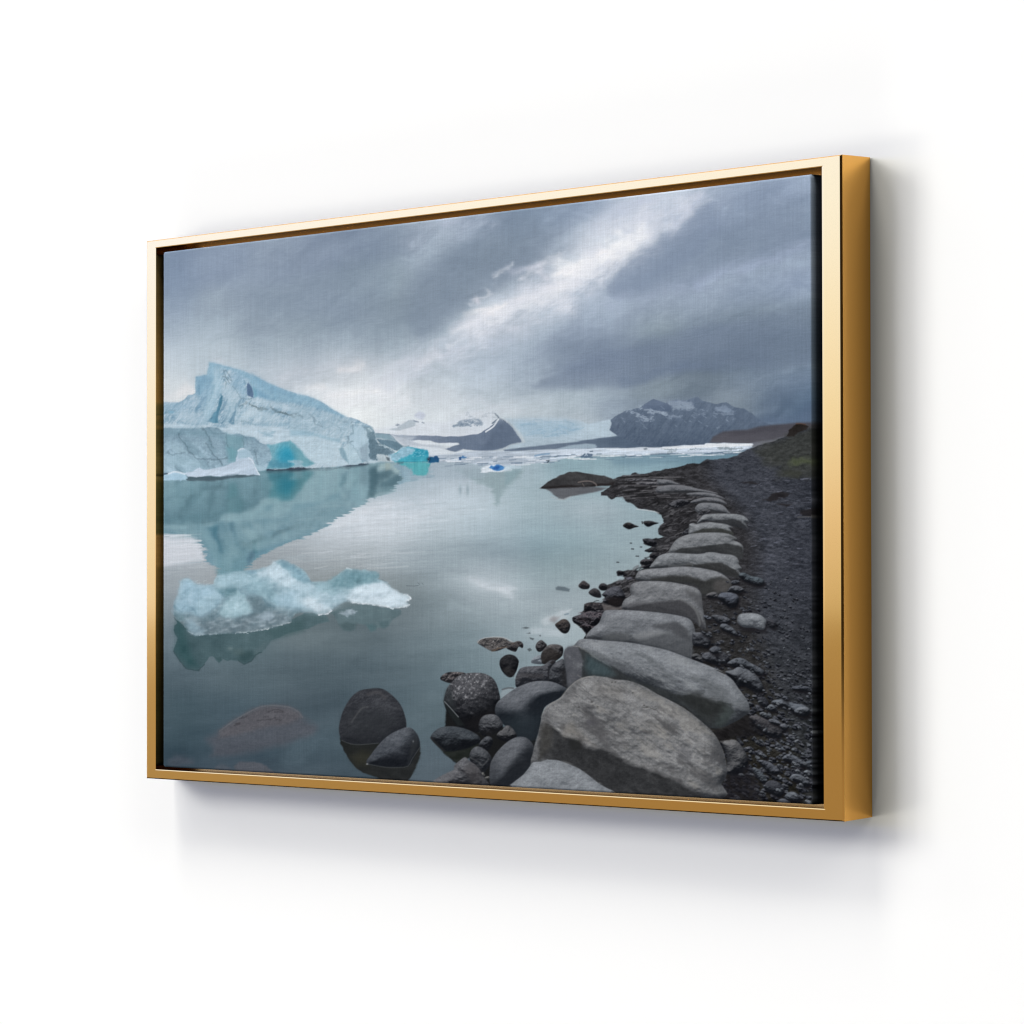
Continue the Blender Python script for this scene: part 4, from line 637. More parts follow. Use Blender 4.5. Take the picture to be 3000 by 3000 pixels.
# dark crevices by the causeway
fill(tN([(620,1060),(500,890),(640,890),(800,830),(930,740),(985,720),(1050,860),(1140,960),(1000,1010),(860,1030),(760,1030)]),(28,27,29),9,.8,0,(8,16,10,7),(8,16,6,3,9,25))
fill(tN([(720,1480),(900,1460),(960,1380),(1020,1450),(1100,1600),(1120,1780),(640,1780),(630,1600)]),(30,29,33),12,.7,0,(8,16,10,7),(10,14,6,3,9,25))

# ---- pebbles and boulders at the water's edge
DK=(26,26,28)
fill(tJ([(230,1010),(350,1190),(560,1260),(700,1230),(800,1200),(1100,1340),(1150,1290),(1090,1600),(860,1830),(600,1830),(600,1700),(470,1520),(330,1570),(210,1470)]),(26,27,28),3,1.,0,(2,10,10,3))
fill(tJ([(800,830),(860,810),(950,810),(1000,850),(790,930),(775,880)]),(150,160,166),4,.6); stroke(tJ([(800,828),(860,812),(910,815)]),4,(80,82,86),.7,2)
for q in ([(995,205),(1040,195),(1075,205),(1040,215)],[(1045,262),(1080,250),(1085,265)],[(1075,300),(1120,312),(1110,330),(1080,318)],[(1172,280),(1185,275),(1190,290),(1178,292)],[(1085,205),(1130,208)],[(1050,420),(1080,408),(1100,430),(1070,445)]): 
    if len(q)>2: fill(tJ(q),(72,80,84),1.6,.8)
fill(tJ([(1280,120),(1310,90),(1380,95),(1350,130),(1330,160)]),(140,138,140),5,.5)
rock(tJ([(545,352),(600,315),(720,300),(820,310),(880,345),(945,355),(880,380),(800,420),(740,440),(690,440),(620,405)]),(106,96,88),(60,56,54),R=9,seed=101,rough=.8,spec=50,amb=.4)
stroke(tJ([(550,348),(600,312),(720,297),(830,308),(900,345)]),1.8,(178,178,180),.7); stroke(tJ([(690,435),(760,418),(860,388),(950,345)]),3,(100,86,76),.7,2,1.5,(3,8,6,3))
rock(tJ([(840,405),(900,370),(960,338),(1000,355),(1012,385),(1000,410),(965,395),(935,445),(880,432)]),(84,74,70),(36,32,31),seed=102,rough=.6)
rock(tJ([(1135,400),(1150,355),(1190,328),(1225,350),(1250,385),(1200,440),(1160,445)]),(92,86,84),(40,36,36),seed=103)
rock(tJ([(1090,545),(1115,505),(1180,480),(1205,520),(1205,572),(1110,565)]),(140,148,158),(88,94,104),seed=104,alpha=.85)
rock(tJ([(1190,510),(1200,450),(1255,385),(1330,370),(1400,388),(1416,430),(1400,490),(1335,540),(1265,560),(1210,570)]),(100,92,88),(30,27,26),seed=105,rough=.4,spec=16)
fill(tJ([(1190,510),(1210,440),(1280,405),(1340,435),(1405,480),(1335,540),(1260,560),(1210,570)]),(46,43,42),4,.7,0,None,(7,8,6,3,7))
rock(tJ([(770,560),(790,510),(850,475),(920,485),(965,540),(950,620),(910,690),(870,705),(820,670),(785,620)]),(54,50,48),(26,24,24),seed=106,rough=.3)
fill(tJ([(800,610),(870,620),(940,640),(910,690),(870,704),(820,668)]),(52,50,50),5,.6,0,(5,8,6,3),(16,7,5,3,107))
stroke(tJ([(968,560),(950,640),(925,700),(935,720)]),2,(150,162,166),.6)
rock(tJ([(170,715),(230,660),(330,650),(420,660),(400,690),(300,760),(220,750)]),(98,86,82),(48,43,42),R=10,seed=108,rough=.8,spec=40)
rock(tJ([(930,745),(950,665),(1000,605),(1130,590),(1210,585),(1270,540),(1315,528),(1340,560),(1290,640),(1280,745),(1100,775),(955,812)]),(90,89,93),(44,44,48),R=26,seed=109,rough=.5)
stroke(tJ([(960,720),(1000,680),(1080,690),(1200,690)]),9,(70,69,72),.6,3,7)
rock(tJ([(1268,740),(1275,640),(1320,570),(1380,528),(1412,520),(1445,570),(1455,680),(1465,820),(1380,800),(1290,750)]),(92,93,97),(38,38,41),R=26,seed=110)
fill(tJ([(1390,640),(1440,600),(1465,815),(1400,790)]),(36,36,38),9,.7); stroke(tJ([(1268,600),(1266,740)]),2.5,(36,36,39),.8,2)
fill(tJ([(1280,560),(1310,530),(1330,545),(1300,570)]),(36,34,35),3,.8)
# round speckled boulder
rock(tJ([(208,940),(235,830),(290,750),(360,690),(450,662),(580,660),(670,690),(730,750),(765,850),(778,950),(745,1030),(730,1090),(640,1180),(560,1260),(450,1235),(345,1195),(280,1110),(225,1010)]),(80,78,80),(28,27,28),R=95,seed=111,rough=.5,grain=11,spec=66,light=(-.1,-.8,.5),blur=1.6)
fill(tJ([(208,945),(260,990),(355,1105),(420,1190),(345,1195),(280,1110),(225,1010)]),(32,36,37),4,.9)
fill(tJ([(208,945),(225,850),(270,790),(300,900),(330,1040),(260,985)]),(50,55,58),9,.6)
stroke(tJ([(215,950),(280,1020),(355,1105)]),1.8,(132,138,142),.8)
fill(tJ([(400,1150),(600,1060),(740,1020),(730,1090),(640,1180),(560,1260),(450,1235)]),(28,27,28),16,.6)
# blue-grey oval
rock(tJ([(725,1060),(740,970),(800,910),(880,850),(960,800),(1080,755),(1200,740),(1320,755),(1420,800),(1470,835),(1400,900),(1310,955),(1230,1005),(1200,1090),(1180,1190),(1150,1300),(1090,1345),(950,1315),(850,1215),(770,1140)]),(100,104,110),(36,43,49),R=120,seed=112,rough=.2,grain=4,light=(-.2,-.85,.5))
fill(tJ([(800,1150),(950,1080),(1190,1090),(1180,1190),(1150,1300),(1090,1345),(950,1315),(850,1215)]),(44,52,58),24,.6)
rock(tJ([(560,1200),(585,1115),(650,1080),(730,1085),(780,1130),(805,1200),(740,1260),(680,1300),(590,1285)]),(102,103,105),(30,30,32),seed=113,light=(-.1,-.85,.5))
rock(tJ([(742,1295),(770,1250),(800,1235),(830,1195),(880,1200),(930,1260),(942,1310),(880,1355),(790,1345)]),(102,100,99),(32,31,32),seed=114)
fill(tJ([(590,1260),(740,1230),(700,1330),(650,1300)]),(30,30,31),10,.7)
rock(tJ([(555,1395),(600,1330),(650,1300),(695,1320),(702,1370),(660,1440),(610,1445)]),(80,82,86),(30,30,32),seed=115)
rock(tJ([(75,1312),(120,1245),(200,1205),(330,1203),(440,1230),(540,1280),(575,1325),(560,1375),(450,1425),(300,1455),(215,1452),(130,1385)]),(72,79,84),(30,32,34),R=40,seed=116,rough=.4,grain=4)
fill(tJ([(90,1330),(130,1385),(215,1452),(300,1455),(450,1425),(560,1375),(480,1500),(340,1568),(215,1480)]),(36,40,37),4,.9,0,None,(6,16,10,3,9))
stroke(tJ([(80,1318),(140,1380),(215,1450)]),5,(40,40,42),.7,2,3)
rock(tJ([(468,1535),(480,1450),(540,1403),(620,1430),(682,1500),(685,1570),(640,1640),(590,1685),(520,1610)]),(92,94,97),(38,39,41),seed=117,R=36)
stroke(tJ([(480,1520),(560,1560),(600,1600),(660,1530)]),3,(104,106,108),.4,2,3)
rock(tJ([(672,1620),(710,1510),(780,1420),(860,1350),(950,1308),(1040,1315),(1100,1370),(1118,1430),(1095,1560),(1080,1620),(1010,1700),(900,1790),(860,1830),(690,1830)]),(98,101,106),(44,47,51),R=100,seed=118,rough=.2,grain=4,light=(-.2,-.8,.55))
rock(tJ([(80,1770),(200,1690),(305,1640),(312,1600),(370,1545),(425,1513),(475,1555),(540,1600),(600,1690),(640,1830),(80,1830)]),(106,104,106),(52,51,53),R=50,seed=119,rough=.7,grain=6)
fill(tJ([(400,1640),(480,1570),(560,1620),(610,1740),(500,1790)]),(74,72,74),12,.6,0,None,(8,14,8,3,7))
for q in ([(590,1670),(610,1665),(625,1700),(605,1705)],[(615,1730),(640,1705),(668,1710),(660,1730),(630,1738)]): rock(tJ(q),(128,124,114),(64,62,58),seed=7)
# long slab behind the front boulder
S2=tL([(245,300),(252,232),(290,190),(345,180),(400,120),(480,108),(640,125),(900,145),(1100,180),(1300,225),(1500,300),(1700,375),(1850,440)])+tN([(560,175),(700,240),(790,310),(850,400),(920,490),(970,570),(992,650),(985,710),(930,745),(860,795),(760,845),(640,892),(500,892),(380,800),(200,640),(0,545)])+tL([(1080,600),(850,525),(680,495),(560,483),(450,500),(370,540),(290,615),(275,460)])
rock(S2,(130,135,139),(58,61,64),R=60,sm=2,seed=121,rough=.3,grain=6,light=(.05,-.7,.8),streak=5)
fill(tL([(250,300),(255,230),(290,190),(345,180),(390,190),(480,240),(500,300),(470,490),(370,540),(290,610),(275,460)]),(80,82,88),7,.9,0,None,[(6,16,16,4,122),(4,4,4,2,123)])
stroke(tL([(345,182),(400,190),(480,240),(620,335)]),2.4,(146,146,142),.5)
fill(tL([(390,190),(480,240),(620,340),(760,400),(880,480),(1000,545),(1150,590),(1300,640),(1430,690),(1550,680),(1700,720),(1932,790)])+tN([(500,560),(640,570),(760,600),(790,680),(740,800),(640,885),(500,888),(380,790),(200,640),(0,540)])+tL([(1080,605),(850,530),(680,500),(560,490),(450,505),(420,500),(440,350)]),(48,51,53),5,.93,0,(4,20,12,124),[(9,30,12,4,125,35),(3,4,4,2,126)])
fill(tL([(480,270),(560,310),(700,390),(760,470),(660,490),(500,470),(460,400)]),(66,82,87),14,.75,0,None,(12,10,30,4,127,20))
fill(tN([(640,570),(760,640),(800,700),(740,800),(640,880),(560,850),(620,700)]),(62,70,70),14,.7,0,None,(10,16,10,3,128,30))
fill(tN([(360,450),(500,520),(640,560),(700,680),(560,780),(420,740),(260,620),(100,500)]),(40,42,42),14,.7,0,(8,20,12,129),(8,14,8,4,130,30))
for i in range(40):
    u=rs.rand(); x0=1740+u*260; y=1890+u*105+rs.rand()*50-10
    stroke([(x0,y),(x0+20+rs.rand()*30,y+8+rs.rand()*12)],1.6,(150,154,157) if i%2 else (96,99,103),.22,0,2)
# front boulder
S1=tJ([(1085,1580),(1105,1480),(1125,1390),(1160,1280),(1185,1160),(1205,1080),(1240,1000),(1310,952),(1385,915),(1450,830),(1530,750),(1620,705),(1720,690),(1830,702)])+tL([(680,495),(760,520),(850,525),(950,545),(1080,600),(1180,660),(1300,720),(1450,800),(1560,880),(1680,980),(1760,1060),(1820,1150),(1870,1270),(1896,1400),(1890,1500),(1842,1580),(1832,1760),(700,1760),(0,1420)])
rock(S1,(136,134,130),(58,59,61),R=75,sm=2,seed=131,rough=.55,grain=7,light=(-.15,-.6,.9),streak=9,bump=16)
fill(tL([(0,1340),(5,1050),(60,960),(150,1010),(240,1080),(330,1110),(430,1140),(520,1210),(620,1215),(760,1290),(900,1375),(1050,1430),(1200,1475),(1350,1525),(1500,1600),(1640,1690),(1660,1790),(700,1790),(600,1570),(500,1490),(400,1420),(270,1362),(90,1330)]),
     lambda x,y,d:np.array([42,43,45],np.float32)+(9*fbm(x,y,24,12,4,133,35)+6*relief(x,y,14,9,137,30)+3*fbm(x,y,4,4,2,134)+np.clip((y-2255)/60,0,1)*8-np.clip((1640-x)/40,0,1)*-14)[...,None],8,.93,0,(8,30,16,135))
fill(tL([(300,1130),(420,1120),(440,1220),(330,1240)]),(36,37,37),10,.7,0,(6,12,10,7)); fill(tL([(10,1000),(70,950),(130,1020),(120,1200),(30,1300),(0,1330)]),(64,63,61),12,.65,0,None,(9,12,12,4,136))
fill(tL([(230,1000),(330,950),(420,1060),(480,1130),(560,1190),(440,1140),(330,1090),(240,1080)]),(122,118,112),14,.55)
fill(tL([(480,930),(560,910),(620,950),(560,990),(480,980)]),(82,82,88),10,.75,0,(6,14,8,8))
fill(tL([(1380,1230),(1450,1190),(1530,1280),(1500,1350),(1400,1320)]),(88,89,93),12,.6,0,(6,14,8,8)); fill(tL([(560,1040),(700,1060),(680,1140),(600,1110)]),(94,93,96),12,.5)
fill(tL([(1000,950),(1200,930),(1350,1010),(1280,1080),(1100,1010)]),(120,118,115),26,.35); fill(tL([(560,560),(700,560),(820,620),(700,700),(560,680)]),(122,120,117),24,.4)
fill(tL([(700,620),(840,600),(860,720),(760,690)]),(98,96,93),14,.35,0,(6,20,10,9))
for i in range(110):
    u=rs.rand(); v=rs.rand(); x0=1660+u*420; y=2000+u*210+v*130-40; L=8+rs.rand()*26
    stroke([(x0,y),(x0+L*.8,y+L*.6)],1.4+rs.rand()*1.6,(152,150,147) if rs.rand()<.45 else (74,74,76),.18+.22*rs.rand(),0,1.6)
for a,b in ((400,800),(945,655),(770,545),(735,548),(530,748),(590,795),(1060,780),(1090,800)): blob(*tL([(a,b)])[0],3,2,(52,51,50),.8)
stroke(tL([(1030,790),(1080,800),(1150,820),(1230,860)]),3,(80,79,78),.6,2,2,(4,10,6,5))
stroke(tL([(20,900),(50,830),(120,770),(200,722),(280,622),(370,542),(450,502),(560,485)]),2.4,(146,144,140),.4,3,2.5)
sl=bbox(S1,4); x=X[sl]; y=Y[sl]; m=sst(0,10,sdf(S1,x,y))
t1=fbm(x+14*fbm(x,y,40,40,2,141),y,90,34,5,143,33); t2=fbm(x,y,34,16,4,147,36)
top=sst(60,90,img[sl].mean(2))
blend(sl,m*top*np.clip(t1-.18,0,.5)*.95,(66,66,68)); blend(sl,m*top*np.clip(-t1-.2,0,.5)*.7,(150,147,141)); blend(sl,m*top*np.clip(t2-.25,0,.5)*.8,(72,72,74))
sl=bbox(S2,4); x=X[sl]; y=Y[sl]; m=sst(0,8,sdf(S2,x,y)); top=sst(70,95,img[sl].mean(2))
t1=fbm(x+14*fbm(x,y,40,40,2,151),y,80,24,5,153,22)
blend(sl,m*top*np.clip(t1-.15,0,.5)*.8,(78,82,85)); blend(sl,m*top*np.clip(-t1-.2,0,.5)*.7,(150,154,156))
# pale stone at the bottom edge
rock(tJ([(860,1830),(900,1775),(1010,1690),(1080,1600),(1112,1562),(1190,1558),(1260,1533),(1335,1537)])[:-1]+tL([(90,1330),(180,1335),(270,1365),(400,1420),(500,1490),(600,1570),(700,1625),(780,1672),(800,1760),(-200,1760)]),(134,140,144),(96,101,106),R=36,sm=2,seed=141,rough=.35,grain=6,light=(-.1,-.6,.9),amb=.3)

# ---- ice chunk and its mirror image
fill(tG([(95,1000),(140,1040),(260,1150),(400,1240),(1480,1150),(1932,960)])+tH([(200,940),(500,960),(560,1060),(400,1100),(250,1170),(0,1220)])+tG([(1600,1290),(1480,1330),(1350,1500),(1250,1545),(1200,1620),(1090,1670),(1010,1620),(900,1610),(860,1630),(790,1600),(740,1650),(690,1620),(650,1560),(590,1570),(530,1680),(440,1760),(350,1750),(260,1730),(200,1650),(130,1560),(90,1480),(130,1380),(140,1300),(90,1200),(100,1130),(150,1090)]),
     lambda x,y,d:np.array([66,88,94],np.float32)+(8*fbm(x,y,40,30,4,151)+np.clip((x-560)/260,0,1)*14)[...,None],2.2,.95,0,(2,14,12,152))
fill(tG([(150,1060),(240,1150),(260,1250),(330,1500),(430,1700),(300,1700),(160,1560),(110,1470),(150,1300),(110,1190)]),(50,80,84),16,.8,0,None,(6,20,20,3,153))
fill(tG([(1010,1500),(1200,1480),(1240,1560),(1100,1650),(1020,1610)]),(50,72,76),10,.7); fill(tG([(680,1580),(760,1570),(770,1620),(730,1645)]),(54,76,80),5,.6)
fill(tG([(1250,1540),(1340,1500),(1460,1350),(1360,1350),(1240,1480)]),(84,102,108),8,.6); blob(675,1900,8,5,(112,130,132),.6); blob(700,1910,18,10,(90,108,110),.5)
fill(tG([(1400,1180),(1932,1040),(1932,1200),(1700,1270),(1500,1320)]),(66,90,94),12,.7)
for s in (tG([(90,1480),(130,1560),(200,1650),(260,1730),(350,1750),(440,1760),(530,1680)]),tG([(1010,1620),(1090,1670),(1200,1620),(1250,1545),(1340,1500)])): stroke(s,2,(44,62,66),.5,2,2,(2,14,12,152))
fill(tH([(560,940),(640,1000),(690,1110),(750,1190),(840,1205),(910,1180),(945,1090),(1080,1120),(1140,1215),(1210,1190),(1230,1150),(1320,1165),(1390,1130),(1440,1050),(1580,960),(1570,910),(1440,880),(1000,820),(700,900)]),
     lambda x,y,d:np.array([92,112,118],np.float32)+(8*fbm(x,y,24,24,4,154))[...,None],2.2,.9,0,(2,12,12,155))
fill(tH([(690,1110),(760,1180),(850,1200),(910,1180),(940,1100),(800,1070)]),(72,90,95),7,.7); fill(tH([(1080,1120),(1140,1212),(1210,1190),(1230,1130),(1150,1100)]),(76,102,108),5,.7); fill(tH([(1260,1070),(1400,1050),(1390,1130),(1320,1165),(1270,1120)]),(74,96,102),5,.6)
fill(tH([(600,860),(830,750),(960,800),(1250,850),(1440,880),(1300,1000),(1000,1050),(700,1000)]),(98,118,124),12,.6,0,None,(6,20,10,3,156))
CH=tG([(95,900),(105,760),(150,680),(172,560),(185,500),(220,465),(290,455),(340,480),(380,520),(420,545),(540,550),(650,540),(680,460),(710,410),(830,400),(930,362),(1100,350),(1270,330),(1470,270),(1500,225),(1590,195),(1700,215),(1790,270),(1900,340)])+tH([(60,260),(180,330),(240,390),(300,510),(400,505),(520,500),(600,470),(690,390),(790,320),(830,310),(900,330),(1000,345),(1060,325),(1130,360),(1220,360),(1252,420),(1232,455),(1370,510),(1420,580),(1500,630),(1600,680),(1650,680),(1712,740),(1640,790),(1690,842),(1600,860),(1440,880),(1380,860),(1200,830),(1000,810),(870,795),(830,750),(700,830),(600,900),(480,970),(400,960),(250,920)])+tG([(1800,960),(1745,1075),(1640,1110),(1480,1150),(1250,1200),(1000,1230),(700,1240),(400,1260),(300,1210),(260,1150),(200,1050),(140,1040),(100,980)])
def chunk(x,y,d):
    a=fbm(x,y,60,40,5,161,25); b=fbm(x,y,12,9,4,162,-20); c=fbm(x,y,4,4,2,163)
    t=np.clip((y-1700)/110,0,1)[...,None]
    base=np.array([146,176,190],np.float32)*(1-t)+np.array([118,140,150],np.float32)*t
    hi=ridge(x,y,26,16,361,25,8)+ridge(x,y,11,8,363,-15,8)*.7
    r=15*relief(x,y,30,24,365,20)+8*relief(x,y,13,10,367,10)
    return base+(11*a+6*b+4*c+r+10*hi-5)[...,None]*np.array([1.15,1,.92])
fill(CH,chunk,1.8,1.,0,(2,10,9,164))
tx=lambda s:[(12,26,18,4,s,25),(11,9,7,4,s+1),(5,4,4,2,s+2)]
fill(tG([(95,880),(160,640),(190,500),(290,460),(420,550),(620,560),(740,640),(800,720),(700,850),(560,960),(480,1000),(330,950),(200,950),(95,930)]),(146,180,200),9.8,0.74,0,(5,16,12,165),tx(166))
fill(tG([(720,960),(760,850),(860,760),(950,680),(1000,610),(1080,660),(1120,740),(1200,850),(1200,930),(1120,980),(980,1010),(920,1025),(800,1000)]),(150,182,194),4.8,0.84,0,(4,14,10,167),tx(168))
fill(tG([(390,960),(420,800),(560,700),(740,660),(730,760),(640,870),(560,960),(470,1000)]),(154,184,198),7.2,0.65,0,(5,12,10,169),tx(170))
fill(tG([(650,540),(710,410),(930,362),(1100,352),(1270,420),(1340,480),(1200,540),(1000,580),(820,590)]),(150,182,196),7.2,0.74,0,(5,12,10,171),tx(172))
fill(tG([(680,600),(820,590),(930,570),(1010,600),(950,680),(860,740),(800,720),(740,650)]),(92,132,144),6.0,0.74,0,(4,12,10,173),tx(174))
fill(tG([(1040,580),(1200,540),(1340,480),(1500,600),(1560,740),(1640,820),(1560,840),(1440,800),(1340,720),(1160,690)]),(132,168,182),9.8,0.65,0,(5,14,10,175),tx(176))
fill(tG([(1130,720),(1240,700),(1340,730),(1400,810),(1500,880),(1320,930),(1220,930),(1160,820)]),(102,124,134),7.2,0.79,0,(5,12,10,177),tx(178))
fill(tG([(1260,410),(1470,270),(1520,225),(1600,280),(1750,400),(1900,520),(1932,640),(1720,580),(1560,540),(1420,440)]),(188,206,218),9.8,0.74,0,(7,16,12,179),tx(180))
fill(tG([(1530,215),(1620,198),(1720,225),(1800,280),(1932,370)])+tH([(180,340),(300,510),(200,520),(100,480),(0,400)])+tG([(1780,380),(1640,300)]),(110,150,168),6.0,0.79,0,(4,10,8,181),[(16,9,7,3,182),(10,4,4,2,183)])
fill(tG([(1480,780),(1640,640),(1800,600),(1932,640)])+tH([(100,760),(260,850),(150,900),(0,890)])+tG([(1700,880),(1580,850)]),(156,188,206),9.8,0.70,0,(5,14,10,184),tx(185))
fill(tG([(1110,345),(1180,340),(1270,335),(1260,390),(1150,400)]),(118,156,176),3,.8,0,None,(12,10,8,3,186))
fill(tH([(0,520),(280,515),(420,600),(540,640),(720,640),(830,740),(700,830),(560,900),(420,950),(200,920),(60,760),(0,700)]),(162,188,202),12.2,0.74,0,(6,16,10,187),tx(188))
fill(tH([(150,780),(260,720),(380,760),(460,830),(580,900),(480,968),(400,950),(280,880)]),(196,208,218),8.5,0.65,0,(6,12,9,189),[(14,12,8,4,190),(8,4,4,2,191)])
fill(tH([(520,500),(690,400),(830,315),(1000,345),(1130,362),(1245,380),(1250,440),(1220,510),(1000,540),(880,580),(760,600),(640,600),(560,560)]),(108,148,160),6.0,0.82,0,(4,10,8,192),[(13,12,9,4,193),(8,4,4,2,194)])
fill(tH([(330,520),(520,510),(640,600),(760,620),(600,700),(420,640)]),(136,170,182),9.8,0.70,0,(6,14,10,195),tx(196))
fill(tH([(900,600),(1000,560),(1200,520),(1370,520),(1420,585),(1500,635),(1600,685),(1650,685),(1700,740),(1640,785),(1685,840),(1440,875),(1200,825),(1000,805),(860,790),(780,720)]),(194,209,220),6.0,0.86,0,(4,12,8,197),[(10,30,10,4,198),(6,4,4,2,199)])
stroke(tH([(870,795),(1000,810),(1200,830),(1380,860),(1440,880),(1600,860),(1690,843)]),2.4,(226,234,240),.8,2,1.2,(3,8,5,5)); stroke(tH([(1600,682),(1650,682),(1708,742),(1640,775)]),2.6,(232,238,244),.9,2,1,(2,8,5,5)); stroke(tH([(800,310),(830,318),(870,330)]),3,(206,218,226),.8,0)
stroke(tH([(400,960),(480,970),(560,930),(590,900)]),2.6,(222,230,238),.8,2,1.2,(3,8,5,6)); fill(tH([(690,960),(760,930),(880,880),(935,930),(930,970),(800,990)]),(168,182,194),4.8,0.70,0,(6,9,6,7),(18,8,5,3,200))
stroke(tH([(1240,470),(1300,480),(1360,520),(1400,570)]),2,(96,112,122),.5,2,1.5,(4,6,6,5)); fill(tH([(920,490),(980,450),(1010,500),(950,540)]),(70,104,114),5,.6)
fill(tG([(230,1060),(420,1040),(640,1040),(900,1030),(1130,980),(1280,960),(1500,900),(1700,980),(1740,1070),(1480,1145),(1250,1195),(1000,1225),(700,1235),(400,1255),(300,1205)]),(110,128,138),6.0,0.79,0,(5,14,8,201),[(16,20,8,4,202,-14),(14,5,4,3,203)])
fill(tG([(250,1040),(350,1030),(420,1100),(500,1180),(540,1240),(400,1260),(300,1205)]),(142,170,186),7.2,0.70,0,(5,10,8,204),[(14,9,7,4,205)])
for i in range(70):
    u=rs.rand(); x0=555+u*290; y=1862-u*34-rs.rand()**1.6*42; L=4+rs.rand()*14
    stroke([(x0,y),(x0+L,y-L*.22)],1.4+rs.rand()*1.8,(204,216,226) if rs.rand()<.6 else (84,100,108),.25+.35*rs.rand(),0,1.6)
stroke(tG([(300,1210),(400,1258),(540,1245),(700,1236)]),2,(200,214,224),.6,2,1.2,(3,8,4,5)); stroke(tG([(960,1228),(1120,1218),(1260,1198),(1470,1155)]),2.2,(214,222,230),.7,2,1.2,(3,8,4,5)); stroke(tG([(1490,1140),(1640,1110),(1745,1072)]),2.4,(218,226,234),.85,2,1.2,(3,8,4,5))
fill(tG([(1290,1000),(1400,930),(1490,930),(1500,1010),(1400,1060),(1330,1040)]),(164,182,196),4.8,0.65,0,(7,9,7,6),(16,7,5,3,206))
fill(tG([(95,930),(150,940),(200,970),(260,1000),(230,1060),(180,1050),(140,1035),(100,985)]),(104,134,144),6.0,0.74,0,(4,8,7,207),tx(208))
for q,w in (([(740,640),(800,700),(860,740),(720,830),(600,940)],4),([(95,850),(200,930),(260,850),(380,900),(390,960)],4),([(330,830),(380,890),(400,960)],5),([(1000,600),(1060,660),(1160,700)],3),([(1110,350),(1130,390),(1280,420)],3),([(720,960),(780,860)],4),([(1360,740),(1420,810),(1520,880)],4),([(1440,720),(1520,800),(1600,850)],2)): stroke(tG(q),w/1.6+.6,(84,122,138),.5,2,1.8,(4,10,9,5))
sl=bbox(CH,2); xx=X[sl]; yy=Y[sl]; dd=sdf(CH,xx,yy)
hi=np.clip(ridge(xx,yy,22,13,371,28,10)*1.1+ridge(xx,yy,9,7,373,-10,10)*.8-.25,0,1)*sst(0,6,dd)*(.55+.45*sst(-.2,.5,fbm(xx,yy,60,40,3,375)))
blend(sl,hi*.36,(214,225,233))
lo=np.clip(relief(xx,yy,26,18,377,15)*-1-.15,0,1)*sst(0,5,dd); blend(sl,lo*.42,(84,118,132))
for i in range(60):
    u=rs.rand(); x0=530+rs.rand()*300; y=1700+rs.rand()*100
    stroke([(x0,y),(x0+6+rs.rand()*8,y-4+rs.rand()*6)],1.3,(204,220,230),.3,0,1.2)

sl=bbox(CH,4); m=sst(-2,2,sdf(CH,X[sl],Y[sl]))[...,None]; c=img[sl]; g=c.mean(2,keepdims=True); q=g+(c-g)*.68; big=bl(q,6); q=(big-158)*1.38+162+(bl(q,1)-big)*.9
img[sl]=c*(1-m)+q*m
# ---- boulders in the water, lower left
fill(tI([(1210,660),(1240,760),(1310,880),(1400,960),(1520,1000),(1600,1040),(1790,1040),(1845,960),(1890,840),(1905,740),(1800,600),(1400,600)]),(36,38,38),2.2,1.,2,(2,12,10,5),(4,30,20,3,6))
fill(tI([(1300,820),(1400,770),(1500,800),(1440,900),(1350,900)]),(52,52,44),16,.7)
rock(tI([(1197,590),(1210,500),(1240,410),(1300,310),(1370,252),(1450,232),(1560,228),(1640,270),(1720,350),(1765,440),(1785,560),(1740,640),(1600,700),(1400,716),(1300,712),(1222,680)]),(64,64,68),(38,39,42),R=110,seed=211,rough=.45,grain=5,light=(-.1,-.5,.9),amb=.3,bump=10)
fill(tI([(1260,470),(1400,400),(1600,420),(1700,520),(1600,640),(1380,660),(1260,620)]),(46,49,53),34,.6,0,None,(6,24,18,4,212))
stroke(tI([(1310,520),(1350,460),(1400,400),(1450,390)]),3,(90,90,92),.45,3,4); stroke(tI([(1450,280),(1540,260),(1600,310)]),6,(84,82,84),.4,3,6)
stroke(tI([(1222,680),(1300,712),(1400,717),(1540,705)]),2,(70,74,76),.7,2)
rock(tI([(1438,880),(1480,800),(1560,700),(1640,630),(1740,580),(1800,566),(1850,590),(1890,650),(1903,730),(1870,800),(1810,905),(1700,918),(1560,912)]),(80,85,92),(38,41,46),R=70,seed=213,rough=.25,grain=4,light=(-.35,-.7,.6))
fill(tI([(1450,890),(1560,912),(1700,918),(1810,905),(1870,800),(1900,740),(1900,830),(1850,950),(1780,1040),(1560,1010)]),(38,40,41),6,.9,0,None,(5,20,12,3,6))
stroke(tI([(1440,885),(1600,915),(1720,917),(1800,905),(1830,850),(1900,745)]),1.8,(84,88,90),.5,2)
fill(tI([(1830,690),(1880,640),(1895,720),(1850,800),(1800,880)]),(52,55,58),9,.6); blob(*tI([(1845,690)])[0],2,3,(150,154,158),.6); blob(*tI([(1443,887)])[0],3,2,(170,174,178),.8)
